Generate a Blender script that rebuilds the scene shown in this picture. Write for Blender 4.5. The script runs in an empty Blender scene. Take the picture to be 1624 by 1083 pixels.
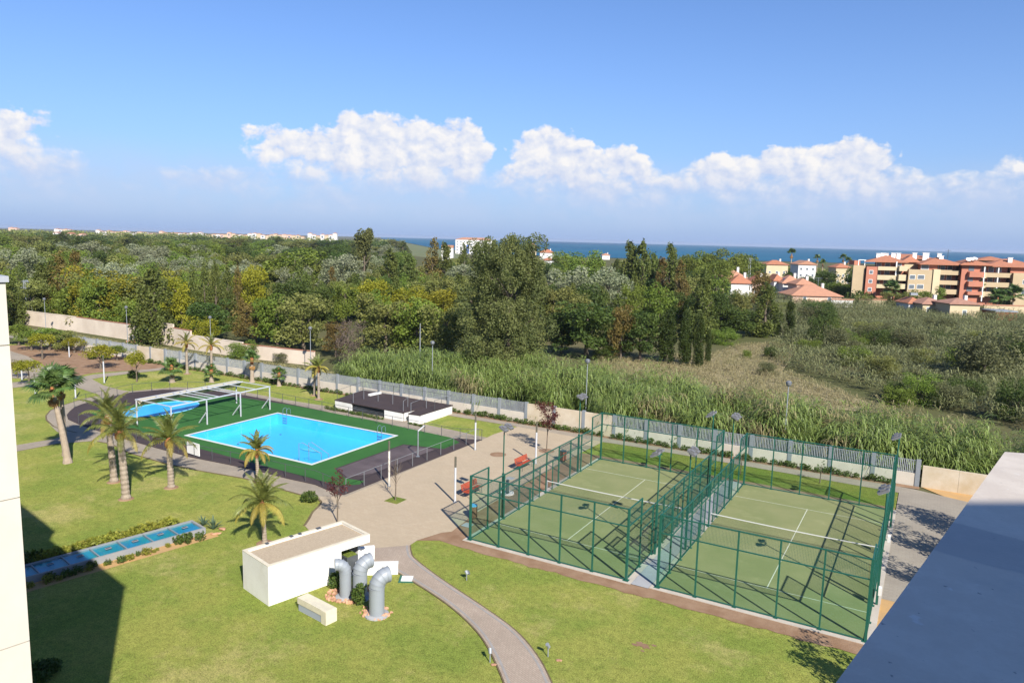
import bpy, bmesh, math, random
import numpy as np
from mathutils import Vector, Matrix
from mathutils.geometry import tessellate_polygon
rng = random.Random(11)
NR = np.random.default_rng(5)
C = bpy.context.scene.collection
SC = bpy.context.scene
R_ = math.radians
# ---------------------------------------------------------------- camera (18 m up, on the roof terrace)
CAMZ = 18.09
cd = bpy.data.cameras.new('camera'); cam = bpy.data.objects.new('camera', cd); C.objects.link(cam)
PITCH, ROLL, YAW = 0.136431817, 0.0251248, 0.516647
def _basis():
    f = Vector((0, math.cos(PITCH), -math.sin(PITCH))); u = Vector((0, math.sin(PITCH), math.cos(PITCH))); r = Vector((1, 0, 0))
    c, s = math.cos(ROLL), math.sin(ROLL)
    r2 = c*r + s*u; u2 = -s*r + c*u
    Z = Matrix.Rotation(YAW, 3, 'Z')
    return Z @ r2, Z @ u2, Z @ f
CR, CU, CF = _basis()
M = Matrix((CR, CU, -CF)).transposed().to_4x4(); M.translation = (0, 0, CAMZ)
cam.matrix_world = M
cd.sensor_width = 36; cd.lens = 36 * 1178.998 / 1624; cd.clip_start = .1; cd.clip_end = 60000
SC.camera = cam
# ---------------------------------------------------------------- sun, sky, exposure
SUN_EL, SUN_AZ = 36.5, 126.5            # azimuth clockwise from +Y
SD = Vector((math.sin(R_(SUN_AZ))*math.cos(R_(SUN_EL)), math.cos(R_(SUN_AZ))*math.cos(R_(SUN_EL)), math.sin(R_(SUN_EL))))
sl = bpy.data.lights.new('sun', 'SUN'); sl.energy = 3.75; sl.angle = R_(.53); sl.color = (1, .95, .86)
so = bpy.data.objects.new('sun', sl); C.objects.link(so); so.location = (30, -20, 60)
so.rotation_euler = SD.to_track_quat('Z', 'Y').to_euler()
SC.view_settings.view_transform = 'Standard'; SC.view_settings.look = 'None'
SC.view_settings.gamma = 1; SC.view_settings.use_curve_mapping = False
SC.view_settings.exposure = 1.18
SC.render.film_transparent = False
SC.cycles.max_bounces = 8; SC.cycles.transparent_max_bounces = 24; SC.cycles.volume_bounces = 0
SC.cycles.caustics_reflective = False; SC.cycles.caustics_refractive = False
def pray(px, py):
    "site direction through a point of the 1624x1083 photograph (used only to read positions off it)"
    return (CF*1178.998 + CR*(px-812) - CU*(py-541.5))
def at(px, py, z=0.0):
    d = pray(px, py); t = (z-CAMZ)/d.z
    return Vector((d.x*t, d.y*t, z))
def zof(px, py, p):
    "height of the point seen at py straight above ground point p"
    d = pray(px, py); t = math.hypot(p[0], p[1])/math.hypot(d.x, d.y)
    return CAMZ + d.z*t
class NT:
    def __init__(s, t): s.t = t; s.N = t.nodes; s.L = t.links
    def n(s, ty, **k):
        x = s.N.new(ty)
        for a, b in k.items(): setattr(x, a, b)
        return x
    def put(s, sock, v):
        if v is None: return
        if isinstance(v, bpy.types.NodeSocket): s.L.new(v, sock)
        else: sock.default_value = v
    def m(s, op, a, b=None, c=None, clamp=False):
        x = s.n('ShaderNodeMath', operation=op, use_clamp=clamp)
        s.put(x.inputs[0], a); s.put(x.inputs[1], b); s.put(x.inputs[2], c)
        return x.outputs[0]
    def mix(s, f, a, b, mode='MIX'):
        x = s.n('ShaderNodeMix', data_type='RGBA', blend_type=mode)
        s.put(x.inputs[0], f)
        for i, v in ((6, a), (7, b)):
            if isinstance(v, tuple): v = (*v[:3], 1)
            s.put(x.inputs[i], v)
        return x.outputs[2]
    def ss(s, v, lo, hi, tlo=0.0, thi=1.0):
        x = s.n('ShaderNodeMapRange', interpolation_type='SMOOTHSTEP')
        for i, q in enumerate((v, lo, hi, tlo, thi)): s.put(x.inputs[i], q)
        return x.outputs[0]
    def noise(s, vec, scale, detail=4, rough=.55, dim='3D'):
        x = s.n('ShaderNodeTexNoise', noise_dimensions=dim)
        if vec is not None: s.L.new(vec, x.inputs['Vector'])
        x.inputs['Scale'].default_value = scale; x.inputs['Detail'].default_value = detail; x.inputs['Roughness'].default_value = rough
        return x.outputs['Fac']
def sky():
    w = bpy.data.worlds.new('World'); SC.world = w; w.use_nodes = True
    g = NT(w.node_tree); g.N.clear()
    out = g.n('ShaderNodeOutputWorld'); bg = g.n('ShaderNodeBackground')
    st = g.n('ShaderNodeTexSky', sky_type='NISHITA', sun_disc=False)
    st.sun_elevation = R_(SUN_EL); st.sun_rotation = R_(SUN_AZ); st.air_density = 1.0; st.dust_density = .35; st.ozone_density = 3.0; st.altitude = 20
    tc = g.n('ShaderNodeTexCoord'); sp = g.n('ShaderNodeSeparateXYZ'); g.L.new(tc.outputs['Generated'], sp.inputs[0])
    X, Y, Z = sp.outputs
    c, s = math.cos(YAW), math.sin(YAW)
    # azimuth a (0 = straight ahead, right positive) and elevation e, in degrees
    xr = g.m('ADD', g.m('MULTIPLY', X, c), g.m('MULTIPLY', Y, s)); yr = g.m('SUBTRACT', g.m('MULTIPLY', Y, c), g.m('MULTIPLY', X, s))
    a = g.m('MULTIPLY', g.m('ARCTAN2', xr, yr), 57.2958); e = g.m('MULTIPLY', g.m('ARCSINE', Z), 57.2958)
    def ae(px, py):
        d = pray(px, py).normalized()
        x_ = d.x*c + d.y*s; y_ = d.y*c - d.x*s
        return math.degrees(math.atan2(x_, y_)), math.degrees(math.asin(d.z))
    blobs = [ # px, py, rx, ry, weight of cumulus heads seen above the sea
      (15,250,54,42,.9),(60,275,40,34,.8),(0,225,40,30,.9),(100,300,40,12,.32),(215,297,24,8,.25),
      (566,212,24,20,1),(600,242,58,38,1),(675,247,60,36,1),(735,258,32,38,1),(540,262,60,34,.8),(470,238,56,24,.75),(428,216,34,11,.6),(650,278,118,18,.8),
      (340,290,80,13,.55),(430,292,100,16,.62),(520,305,70,22,.6),
      (872,232,19,22,1),(862,262,42,36,1),(915,284,46,38,1),(988,268,30,24,1),(985,298,56,30,.95),(1052,304,44,24,.9),(806,282,22,16,.75),
      (1120,286,28,24,.85),(1160,276,36,24,.9),(1232,268,30,20,.95),(1264,264,22,18,.95),(1190,300,96,28,.85),(1300,296,60,38,1),(1345,268,40,28,1),(1393,290,26,24,1),(1365,306,66,36,.9),
      (1440,304,44,18,.7),(1530,306,76,20,.6),(1452,280,9,8,.6),(1598,266,12,14,.6),(1624,268,12,18,.6)]
    vec = g.n('ShaderNodeCombineXYZ'); g.put(vec.inputs[0], a); g.put(vec.inputs[1], g.m('MULTIPLY', e, 1.25)); g.put(vec.inputs[2], 0.0)
    P = vec.outputs[0]
    def field(P, full=True):
        sh = g.n('ShaderNodeSeparateXYZ'); g.L.new(P, sh.inputs[0]); pa, pe = sh.outputs[0], g.m('DIVIDE', sh.outputs[1], 1.25)
        F = None
        for px, py, rx, ry, w_ in blobs:
            ba, be = ae(px, py); ra, re = rx*1.6/1178.998*57.3, ry*1.7/1178.998*57.3
            dx = g.m('MULTIPLY_ADD', pa, 1/ra, -ba/ra); dy = g.m('MULTIPLY_ADD', pe, 1/re, -be/re)
            q = g.m('MULTIPLY_ADD', dy, dy, g.m('MULTIPLY', dx, dx))
            v = g.m('MULTIPLY', g.m('SUBTRACT', 1.0, q), w_)
            if F is None: F = v
            else:
                x = g.n('ShaderNodeMath', operation='SMOOTH_MAX'); g.put(x.inputs[0], F); g.put(x.inputs[1], v); x.inputs[2].default_value = .25; F = x.outputs[0]
        return F
    F = field(P)
    # the same sort of cloud bank goes on round the horizon, outside the picture
    far = g.noise(P, .055, 3, .5); bank = g.m('SUBTRACT', g.m('MULTIPLY', far, 3.2), g.m('MULTIPLY_ADD', e, .16, 1.0))
    side = g.ss(g.m('ABSOLUTE', a), 37.0, 46.0)
    x = g.n('ShaderNodeMath', operation='MAXIMUM'); g.put(x.inputs[0], F); g.put(x.inputs[1], g.m('MULTIPLY_ADD', side, g.m('ADD', bank, 2.0), -2.0)); F = x.outputs[0]
    def billow(P):
        wv = g.n('ShaderNodeTexNoise', noise_dimensions='3D'); g.L.new(P, wv.inputs['Vector']); wv.inputs['Scale'].default_value = .8; wv.inputs['Detail'].default_value = 3
        w2 = g.n('ShaderNodeVectorMath', operation='MULTIPLY_ADD'); g.L.new(wv.outputs['Color'], w2.inputs[0]); w2.inputs[1].default_value = (1.5, 1.5, 0); g.L.new(P, w2.inputs[2]); Pw = w2.outputs[0]
        big = g.noise(P, .34, 9, .62)
        vo = g.n('ShaderNodeTexVoronoi', feature='SMOOTH_F1', voronoi_dimensions='2D'); g.L.new(Pw, vo.inputs['Vector']); vo.inputs['Scale'].default_value = .55; vo.inputs['Smoothness'].default_value = .5
        try: vo.inputs['Detail'].default_value = 2.5; vo.inputs['Roughness'].default_value = .55
        except Exception: pass
        return g.m('ADD', g.m('MULTIPLY', g.m('SUBTRACT', big, .5), 2.2), g.m('MULTIPLY', g.m('SUBTRACT', .45, vo.outputs['Distance']), .75))
    B = billow(P)
    off = g.n('ShaderNodeVectorMath', operation='ADD'); g.L.new(P, off.inputs[0]); off.inputs[1].default_value = (.42, .62, 0)
    B2 = billow(off.outputs[0])
    D = g.m('ADD', F, g.m('MULTIPLY_ADD', B, .80, .16))
    # heads are crisp, bases melt into the haze
    soft = g.ss(e, 2.2, 6.4, 1.4, .30)
    cov = g.m('DIVIDE', g.m('SUBTRACT', D, .10), soft, clamp=True)
    cov = g.m('MULTIPLY', cov, g.ss(e, .3, 3.8, .0, 1.0))
    lit = g.m('MULTIPLY_ADD', g.m('SUBTRACT', B, B2), .72, .64, clamp=True)
    lit = g.m('MULTIPLY', lit, g.ss(e, 2.4, 6.6, .30, 1.12))
    ccol = g.mix(lit, (.50, .61, .88), (1.0, .965, .935))
    base = g.n('ShaderNodeMix', data_type='RGBA', blend_type='MULTIPLY'); base.inputs[0].default_value = 1
    g.L.new(st.outputs[0], base.inputs[6]); base.inputs[7].default_value = SKYTINT
    skyc = base.outputs[2]
    # humid lilac air low over the sea (divided by strength and exposure so it is what the air radiates)
    hz = g.m('MULTIPLY', g.m('POWER', 2.718, g.m('MULTIPLY', g.m('MAXIMUM', e, 0.0), -.13)), .93)
    K = 1/(SKYS*2**SC.view_settings.exposure)
    def lum(cc): return tuple(v*K for v in cc)
    skyc = g.mix(hz, skyc, lum((.345, .475, .79)))
    sc = g.n('ShaderNodeMix', data_type='RGBA', blend_type='MULTIPLY'); sc.inputs[0].default_value = 1
    g.L.new(ccol, sc.inputs[6]); sc.inputs[7].default_value = (K, K, K, 1)
    veil = g.m('MULTIPLY', g.m('MULTIPLY', g.ss(e, .2, 2.2), g.ss(e, 6.8, 3.4)), g.ss(g.noise(P, .16, 6, .6), .30, .62, .15, .75))
    skyc = g.mix(g.m('MULTIPLY', veil, .62), skyc, lum((.56, .65, .87)))
    fin = g.mix(g.m('MULTIPLY', cov, .93), skyc, sc.outputs[2])
    g.L.new(fin, bg.inputs[0]); bg.inputs[1].default_value = SKYS
    g.L.new(bg.outputs[0], out.inputs[0])
    w.cycles.sampling_method = 'MANUAL'; w.cycles.sample_map_resolution = 512
SKYS = .064; SKYTINT = (.64, .82, 1.12, 1)
sky()
# ---------------------------------------------------------------- materials
MATS = {}
def mat(name, col, rough=.85, col2=None, scale=3.0, amt=.5, bump=0.0, bscale=40.0, spec=.3, metal=0.0, detail=5, per=0.0, coords='Object', transl=0.0, big=None, bigscale=.1):
    """principled surface; col/col2 mixed by noise, optional second large mottling, bump, per-object variation"""
    if name in MATS: return MATS[name]
    m = bpy.data.materials.new(name); m.use_nodes = True; g = NT(m.node_tree); g.N.clear()
    o = g.n('ShaderNodeOutputMaterial'); b = g.n('ShaderNodeBsdfPrincipled')
    tc = g.n('ShaderNodeTexCoord'); V = tc.outputs[coords]
    colr = (*col, 1)
    if col2 is not None:
        f = g.noise(V, scale, detail, .62); f = g.ss(f, .5-.5*(1-amt)-.02, .5+.5*(1-amt)+.02)
        colr = g.mix(f, col, col2)
    if big is not None:
        f2 = g.ss(g.noise(V, bigscale, 4, .6), .42, .68); colr = g.mix(g.m('MULTIPLY', f2, .8), colr, big)
    if per:
        oi = g.n('ShaderNodeObjectInfo'); hs = g.n('ShaderNodeHueSaturation')
        g.put(hs.inputs['Value'], g.m('MULTIPLY_ADD', oi.outputs['Random'], 2*per, 1-per)); g.put(hs.inputs['Color'], colr); colr = hs.outputs[0]
    g.put(b.inputs['Base Color'], colr); b.inputs['Roughness'].default_value = rough; b.inputs['Metallic'].default_value = metal
    b.inputs['Specular IOR Level'].default_value = spec
    if bump:
        bp = g.n('ShaderNodeBump'); bp.inputs['Strength'].default_value = bump; bp.inputs['Distance'].default_value = .03
        g.L.new(g.noise(V, bscale, 4, .65), bp.inputs['Height']); g.L.new(bp.outputs[0], b.inputs['Normal'])
    g.L.new(b.outputs[0], o.inputs[0]); MATS[name] = m
    return m
def leafmat(name, col, col2, tr=.35, rough=.6, spec=.25, per=.12):
    "leaves: two greens mixed per leaf (attribute) and per object, a little light comes through"
    if name in MATS: return MATS[name]
    m = bpy.data.materials.new(name); m.use_nodes = True; g = NT(m.node_tree); g.N.clear()
    o = g.n('ShaderNodeOutputMaterial'); b = g.n('ShaderNodeBsdfPrincipled')
    at_ = g.n('ShaderNodeAttribute', attribute_name='leafvar'); oi = g.n('ShaderNodeObjectInfo')
    colr = g.mix(at_.outputs['Fac'], col, col2)
    hs = g.n('ShaderNodeHueSaturation'); g.put(hs.inputs['Color'], colr)
    g.put(hs.inputs['Value'], g.m('MULTIPLY_ADD', oi.outputs['Random'], 2*per, 1-per))
    g.put(hs.inputs['Hue'], g.m('MULTIPLY_ADD', oi.outputs['Random'], .024, .488))
    b.inputs['Roughness'].default_value = rough; b.inputs['Specular IOR Level'].default_value = spec
    g.L.new(hs.outputs[0], b.inputs['Base Color'])
    t = g.n('ShaderNodeBsdfTranslucent'); g.L.new(hs.outputs[0], t.inputs[0]); mx = g.n('ShaderNodeMixShader'); mx.inputs[0].default_value = tr
    g.L.new(b.outputs[0], mx.inputs[1]); g.L.new(t.outputs[0], mx.inputs[2]); g.L.new(mx.outputs[0], o.inputs[0])
    MATS[name] = m; return m
def glassmat(name, tint, refl=1.0, body=None, bodyf=0.0, rough=.02, bump=0.0, bscale=3.0):
    "thin clear sheet: tinted transparency, fresnel reflection, optional diffuse film"
    m = bpy.data.materials.new(name); m.use_nodes = True; g = NT(m.node_tree); g.N.clear()
    o = g.n('ShaderNodeOutputMaterial'); tr = g.n('ShaderNodeBsdfTransparent'); tr.inputs[0].default_value = (*tint, 1)
    gl = g.n('ShaderNodeBsdfGlossy'); gl.inputs['Roughness'].default_value = rough
    fr = g.n('ShaderNodeFresnel'); fr.inputs[0].default_value = 1.33 if bump else 1.45
    if bump:
        tc = g.n('ShaderNodeTexCoord'); bp = g.n('ShaderNodeBump'); bp.inputs['Strength'].default_value = bump; bp.inputs['Distance'].default_value = .05
        g.L.new(g.noise(tc.outputs['Object'], bscale, 3, .5), bp.inputs['Height']); g.L.new(bp.outputs[0], gl.inputs['Normal']); g.L.new(bp.outputs[0], fr.inputs['Normal'])
    cur = tr.outputs[0]
    if body:
        df = g.n('ShaderNodeBsdfDiffuse'); df.inputs[0].default_value = (*body, 1); m1 = g.n('ShaderNodeMixShader'); m1.inputs[0].default_value = bodyf
        g.L.new(cur, m1.inputs[1]); g.L.new(df.outputs[0], m1.inputs[2]); cur = m1.outputs[0]
    mx = g.n('ShaderNodeMixShader'); gm_ = g.n('ShaderNodeNewGeometry'); g.put(mx.inputs[0], g.m('MULTIPLY', g.m('MULTIPLY', fr.outputs[0], refl, clamp=True), g.m('SUBTRACT', 1.0, gm_.outputs['Backfacing'])))
    g.L.new(cur, mx.inputs[1]); g.L.new(gl.outputs[0], mx.inputs[2]); g.L.new(mx.outputs[0], o.inputs[0])
    MATS[name] = m; return m
# ---------------------------------------------------------------- geometry helpers
class MB:
    def __init__(s): s.v = []; s.f = []; s.mi = []; s.cur = 0
    def quad(s, *p):
        n = len(s.v); s.v += [tuple(q) for q in p]; s.f.append(tuple(range(n, n+len(p)))); s.mi.append(s.cur); return s
    def box(s, x0, y0, z0, x1, y1, z1, rot=0, at=(0, 0)):
        n = len(s.v); c, q = math.cos(rot), math.sin(rot)
        for z in (z0, z1):
            for x, y in ((x0, y0), (x1, y0), (x1, y1), (x0, y1)): s.v.append((at[0]+x*c-y*q, at[1]+x*q+y*c, z))
        for f in ((3, 2, 1, 0), (4, 5, 6, 7), (0, 1, 5, 4), (1, 2, 6, 5), (2, 3, 7, 6), (3, 0, 4, 7)): s.f.append(tuple(n+i for i in f)); s.mi.append(s.cur)
        return s
    def prism(s, poly, z0, z1):
        n = len(s.v); k = len(poly)
        if sum(poly[i][0]*poly[(i+1) % k][1]-poly[(i+1) % k][0]*poly[i][1] for i in range(k)) < 0: poly = poly[::-1]
        s.v += [(p[0], p[1], z0) for p in poly] + [(p[0], p[1], z1) for p in poly]
        s.f.append(tuple(range(n+k, n+2*k))); s.f.append(tuple(range(n+k-1, n-1, -1))); s.mi += [s.cur]*2
        for i in range(k): j = (i+1) % k; s.f.append((n+i, n+j, n+k+j, n+k+i)); s.mi.append(s.cur)
        return s
    def tube(s, pts, r, n=6, caps=True, phase=0):
        pts = [Vector(p) for p in pts]; rs = r if isinstance(r, (list, tuple)) else [r]*len(pts)
        base = len(s.v); up = None
        for i, p in enumerate(pts):
            t = (pts[min(i+1, len(pts)-1)] - pts[max(i-1, 0)]).normalized()
            if up is None: up = Vector((0, 0, 1)) if abs(t.z) < .9 else Vector((1, 0, 0))
            a = t.cross(up).normalized(); b = a.cross(t).normalized(); up = b
            for k in range(n):
                an = phase + 2*math.pi*k/n; q = p + a*math.cos(an)*rs[i] + b*math.sin(an)*rs[i]; s.v.append(tuple(q))
        for i in range(len(pts)-1):
            for k in range(n):
                k2 = (k+1) % n; s.f.append((base+i*n+k, base+i*n+k2, base+(i+1)*n+k2, base+(i+1)*n+k)); s.mi.append(s.cur)
        if caps:
            s.f.append(tuple(base+k for k in range(n))[::-1]); s.f.append(tuple(base+(len(pts)-1)*n+k for k in range(n))); s.mi += [s.cur]*2
        return s
    def bar(s, p, q, w): return s.tube([p, q], w*.7071, 4, True, math.pi/4)
    def lathe(s, prof, n=12, at=(0, 0, 0)):
        base = len(s.v)
        for r, z in prof:
            for k in range(n): an = 2*math.pi*k/n; s.v.append((at[0]+r*math.cos(an), at[1]+r*math.sin(an), at[2]+z))
        for i in range(len(prof)-1):
            for k in range(n): k2 = (k+1) % n; s.f.append((base+i*n+k, base+i*n+k2, base+(i+1)*n+k2, base+(i+1)*n+k)); s.mi.append(s.cur)
        s.f.append(tuple(base+k for k in range(n))[::-1]); s.f.append(tuple(base+(len(prof)-1)*n+k for k in range(n))); s.mi += [s.cur]*2
        return s
    def mesh(s, name, mats, smooth=False):
        me = bpy.data.meshes.new(name); me.from_pydata(s.v, [], s.f)
        for m in (mats if isinstance(mats, (list, tuple)) else [mats]): me.materials.append(m)
        me.polygons.foreach_set('material_index', s.mi)
        if smooth: me.polygons.foreach_set('use_smooth', [True]*len(s.f))
        me.update(); return me
    def build(s, name, mats, parent=None, loc=(0, 0, 0), rot=0, smooth=False):
        return put(name, s.mesh(name, mats, smooth), parent, loc, rot)
def put(name, me, parent=None, loc=(0, 0, 0), rot=0, scale=None):
    o = bpy.data.objects.new(name, me); C.objects.link(o); o.parent = parent; o.location = loc
    o.rotation_euler = rot if isinstance(rot, tuple) else (0, 0, rot)
    if scale is not None: o.scale = scale if isinstance(scale, (tuple, list)) else (scale,)*3
    return o
def tag(o, label, cat, group=None, kind=None):
    o['label'] = label; o['category'] = cat
    if group: o['group'] = group
    if kind: o['kind'] = kind
    return o
def thing(name, label, cat, loc=(0, 0, 0), rot=0, group=None, scale=None):
    return tag(put(name, None, None, loc, rot, scale), label, cat, group)
def struct(o, label=None, cat=None):
    o['kind'] = 'structure'
    if label: o['label'] = label
    if cat: o['category'] = cat
    return o
def kids(o): return [c for c in C.objects if c.parent == o]
def copy_tree(o, loc=None, rot=None, scale=None, label=None, parent=None):
    c = o.copy(); C.objects.link(c); c.parent = parent
    if loc is not None: c.location = loc
    if rot is not None: c.rotation_euler = rot if isinstance(rot, tuple) else (0, 0, rot)
    if scale is not None: c.scale = scale if isinstance(scale, (tuple, list)) else (scale,)*3
    if label: c['label'] = label
    for ch in o.children: copy_tree(ch, parent=c)
    return c
def sheet(name, outer, z, m, holes=(), thick=0.0):
    "flat patch with optional holes; thick>0 gives it sides down to z-thick"
    loops = [[Vector((p[0], p[1], 0)) for p in outer]] + [[Vector((p[0], p[1], 0)) for p in h] for h in holes]
    tris = tessellate_polygon(loops); flat = [p for l in loops for p in l]
    v = [(p.x, p.y, z) for p in flat]; f = []
    for t in tris:
        a, b, c_ = (flat[i] for i in t)
        f.append(t if (b-a).cross(c_-a).z > 0 else t[::-1])
    if thick:
        n = len(v); v += [(p.x, p.y, z-thick) for p in flat]; k0 = 0
        for l in loops:
            k = len(l)
            for i in range(k):
                j = (i+1) % k; f.append((k0+i, k0+j, n+k0+j, n+k0+i))
            k0 += k
    me = bpy.data.meshes.new(name); me.from_pydata(v, [], f); me.materials.append(m); me.update()
    return put(name, me)
def smooth_closed(pts, n=4):
    out = []; k = len(pts)
    for i in range(k):
        p0, p1, p2, p3 = (Vector(pts[(i+d) % k][:2]) for d in (-1, 0, 1, 2))
        for j in range(n):
            t = j/n; out.append(tuple(.5*((2*p1)+(-p0+p2)*t+(2*p0-5*p1+4*p2-p3)*t*t+(-p0+3*p1-3*p2+p3)*t**3)))
    return out
def smooth_open(pts, n=5):
    out = []; k = len(pts)
    for i in range(k-1):
        p0, p1, p2, p3 = (Vector(pts[max(0, min(k-1, i+d))][:2]) for d in (-1, 0, 1, 2))
        for j in range(n):
            t = j/n; out.append(tuple(.5*((2*p1)+(-p0+p2)*t+(2*p0-5*p1+4*p2-p3)*t*t+(-p0+3*p1-3*p2+p3)*t**3)))
    out.append(tuple(pts[-1][:2])); return out
HAZE = 0.00007
# ================================================================ THE SETTING
def A(*pts, z=0.0): return [tuple(at(x, y, z)[:2]) for x, y in pts]
def brickmat(name, c1, c2, mortar, w, h, rot=0.0, ms=.012, bias=0.0, big=None):
    m = bpy.data.materials.new(name); m.use_nodes = True; g = NT(m.node_tree); b = g.N['Principled BSDF']
    tc = g.n('ShaderNodeTexCoord'); mp = g.n('ShaderNodeMapping'); g.L.new(tc.outputs['Object'], mp.inputs[0]); mp.inputs['Rotation'].default_value = (0, 0, rot)
    br = g.n('ShaderNodeTexBrick'); g.L.new(mp.outputs[0], br.inputs[0])
    for k, v in (('Color1', c1), ('Color2', c2), ('Mortar', mortar)): br.inputs[k].default_value = (*v, 1)
    br.inputs['Scale'].default_value = 1; br.inputs['Mortar Size'].default_value = ms; br.inputs['Brick Width'].default_value = w; br.inputs['Row Height'].default_value = h
    br.inputs['Mortar Smooth'].default_value = .4; br.inputs['Bias'].default_value = bias
    n1 = g.ss(g.noise(tc.outputs['Object'], .35, 6, .65), .35, .7)
    col = g.mix(g.m('MULTIPLY', n1, .55), br.outputs['Color'], big or mortar)
    n2 = g.noise(tc.outputs['Object'], 9, 3, .7); col = g.mix(g.m('MULTIPLY', g.ss(n2, .45, .75), .25), col, mortar)
    g.L.new(col, b.inputs['Base Color']); b.inputs['Roughness'].default_value = .9; b.inputs['Specular IOR Level'].default_value = .2
    bp = g.n('ShaderNodeBump'); bp.inputs['Strength'].default_value = .5; bp.inputs['Distance'].default_value = .01
    g.L.new(br.outputs['Fac'], bp.inputs['Height']); bp.invert = True; g.L.new(bp.outputs[0], b.inputs['Normal'])
    return m
def grassmat(name, a, b_, dry, drya=.5, scale=.22, mow=0.0):
    "lawn: two greens, straw patches, blade-scale grain and relief"
    m = bpy.data.materials.new(name); m.use_nodes = True; g = NT(m.node_tree); b = g.N['Principled BSDF']
    tc = g.n('ShaderNodeTexCoord'); V = tc.outputs['Object']
    n0 = g.ss(g.noise(V, scale, 6, .68), .38, .62); col = g.mix(n0, a, b_)
    n1 = g.ss(g.noise(V, scale*.8, 8, .74), .50, .66); col = g.mix(g.m('MULTIPLY', n1, drya), col, dry)
    mp = g.n('ShaderNodeMapping'); g.L.new(V, mp.inputs[0]); mp.inputs['Scale'].default_value = (1, 1, .3)
    n2 = g.noise(mp.outputs[0], 16, 5, .8); n3 = g.noise(V, 3.1, 5, .75)
    f = g.m('ADD', g.m('MULTIPLY', n2, 1.5), g.m('MULTIPLY', n3, .55))
    dark = g.n('ShaderNodeMix', data_type='RGBA', blend_type='MULTIPLY'); dark.inputs[0].default_value = 1
    g.put(dark.inputs[6], col); cr = g.n('ShaderNodeMapRange'); g.put(cr.inputs[0], f); 
    for i, v in ((1, .78), (2, 1.28), (3, .45), (4, 1.5)): cr.inputs[i].default_value = v
    cc = g.n('ShaderNodeCombineColor'); [g.L.new(cr.outputs[0], cc.inputs[i]) for i in range(3)]; g.L.new(cc.outputs[0], dark.inputs[7])
    g.L.new(dark.outputs[2], b.inputs['Base Color']); b.inputs['Roughness'].default_value = .95; b.inputs['Specular IOR Level'].default_value = .08
    bp = g.n('ShaderNodeBump'); bp.inputs['Strength'].default_value = .9; bp.inputs['Distance'].default_value = .035
    g.put(bp.inputs['Height'], f); g.L.new(bp.outputs[0], b.inputs['Normal'])
    return m
M_lawn = grassmat('lawn_grass', (.180, .226, .043), (.255, .264, .060), (.37, .32, .12), .7)
M_lawn2 = grassmat('lawn_grass_fresh', (.12, .165, .028), (.165, .185, .038), (.25, .215, .07), .3)
M_earth = mat('wild_ground', (.095, .095, .042), 1, (.075, .085, .032), .12, .6, .6, 6, .05, big=(.13, .11, .06), bigscale=.03)
M_soil = mat('red_soil', (.21, .125, .075), 1, (.30, .20, .13), .9, .5, .7, 14, .05)
M_sand = mat('orange_sand', (.50, .30, .12), 1, (.40, .26, .13), .8, .5, .5, 12, .05)
M_conc = mat('pale_concrete', (.47, .42, .35), .9, (.38, .34, .29), 1.3, .5, .2, 30, .2)
M_grey = mat('grey_concrete', (.27, .275, .29), .9, (.34, .34, .34), .9, .5, .2, 25, .2)
M_path = brickmat('path_paver', (.40, .325, .255), (.35, .275, .215), (.25, .20, .155), .2, .1, .35, .010)
M_path2 = brickmat('walk_paver', (.33, .28, .215), (.30, .25, .19), (.22, .185, .145), .4, .2, 0, .008)
M_plaza = brickmat('plaza_paver', (.43, .345, .24), (.40, .315, .215), (.31, .245, .175), .4, .2, 0, .008, big=(.36, .29, .20))
M_walk = brickmat('grey_paver', (.31, .275, .22), (.285, .25, .20), (.22, .19, .155), .4, .2, 0, .008)
M_green = mat('green_matting', (.040, .125, .032), .95, (.032, .105, .028), .5, .6, .3, 60, .1)
M_brown = mat('brown_matting', (.060, .044, .043), .8, (.050, .037, .037), .7, .6, .2, 50, .2)
M_brownw = mat('worn_brown_matting', (.062, .044, .042), .6, (.13, .10, .095), .45, .35, .2, 50, .3)
M_white = mat('white_render', (.72, .71, .68), .8, (.64, .63, .60), .8, .4, .05, 30, .2, big=(.58, .56, .51), bigscale=.55)
M_whitem = mat('white_metal', (.46, .47, .49), .45, None, spec=.5)
M_greym = mat('galvanised_metal', (.27, .29, .31), .55, (.23, .25, .27), 6, .5, metal=.2, spec=.5)
M_darkm = mat('dark_metal', (.07, .075, .08), .45, None, spec=.5)
M_tile = mat('pool_tile', (.075, .49, .82), .3, (.065, .455, .79), 1.6, .5, spec=.5)
M_water = glassmat('pool_water', (.74, .96, 1.0), .6, rough=.03, bump=.09, bscale=2.6)
M_glass = glassmat('court_glass', (.90, .965, .94), .55)
POOL = [(-56.9, 41.55), (-41.45, 41.55), (-41.45, 52.4), (-56.9, 52.4)]
BAS = [(-56.65, 41.8), (-41.7, 41.8), (-41.7, 52.15), (-56.65, 52.15)]
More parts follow.
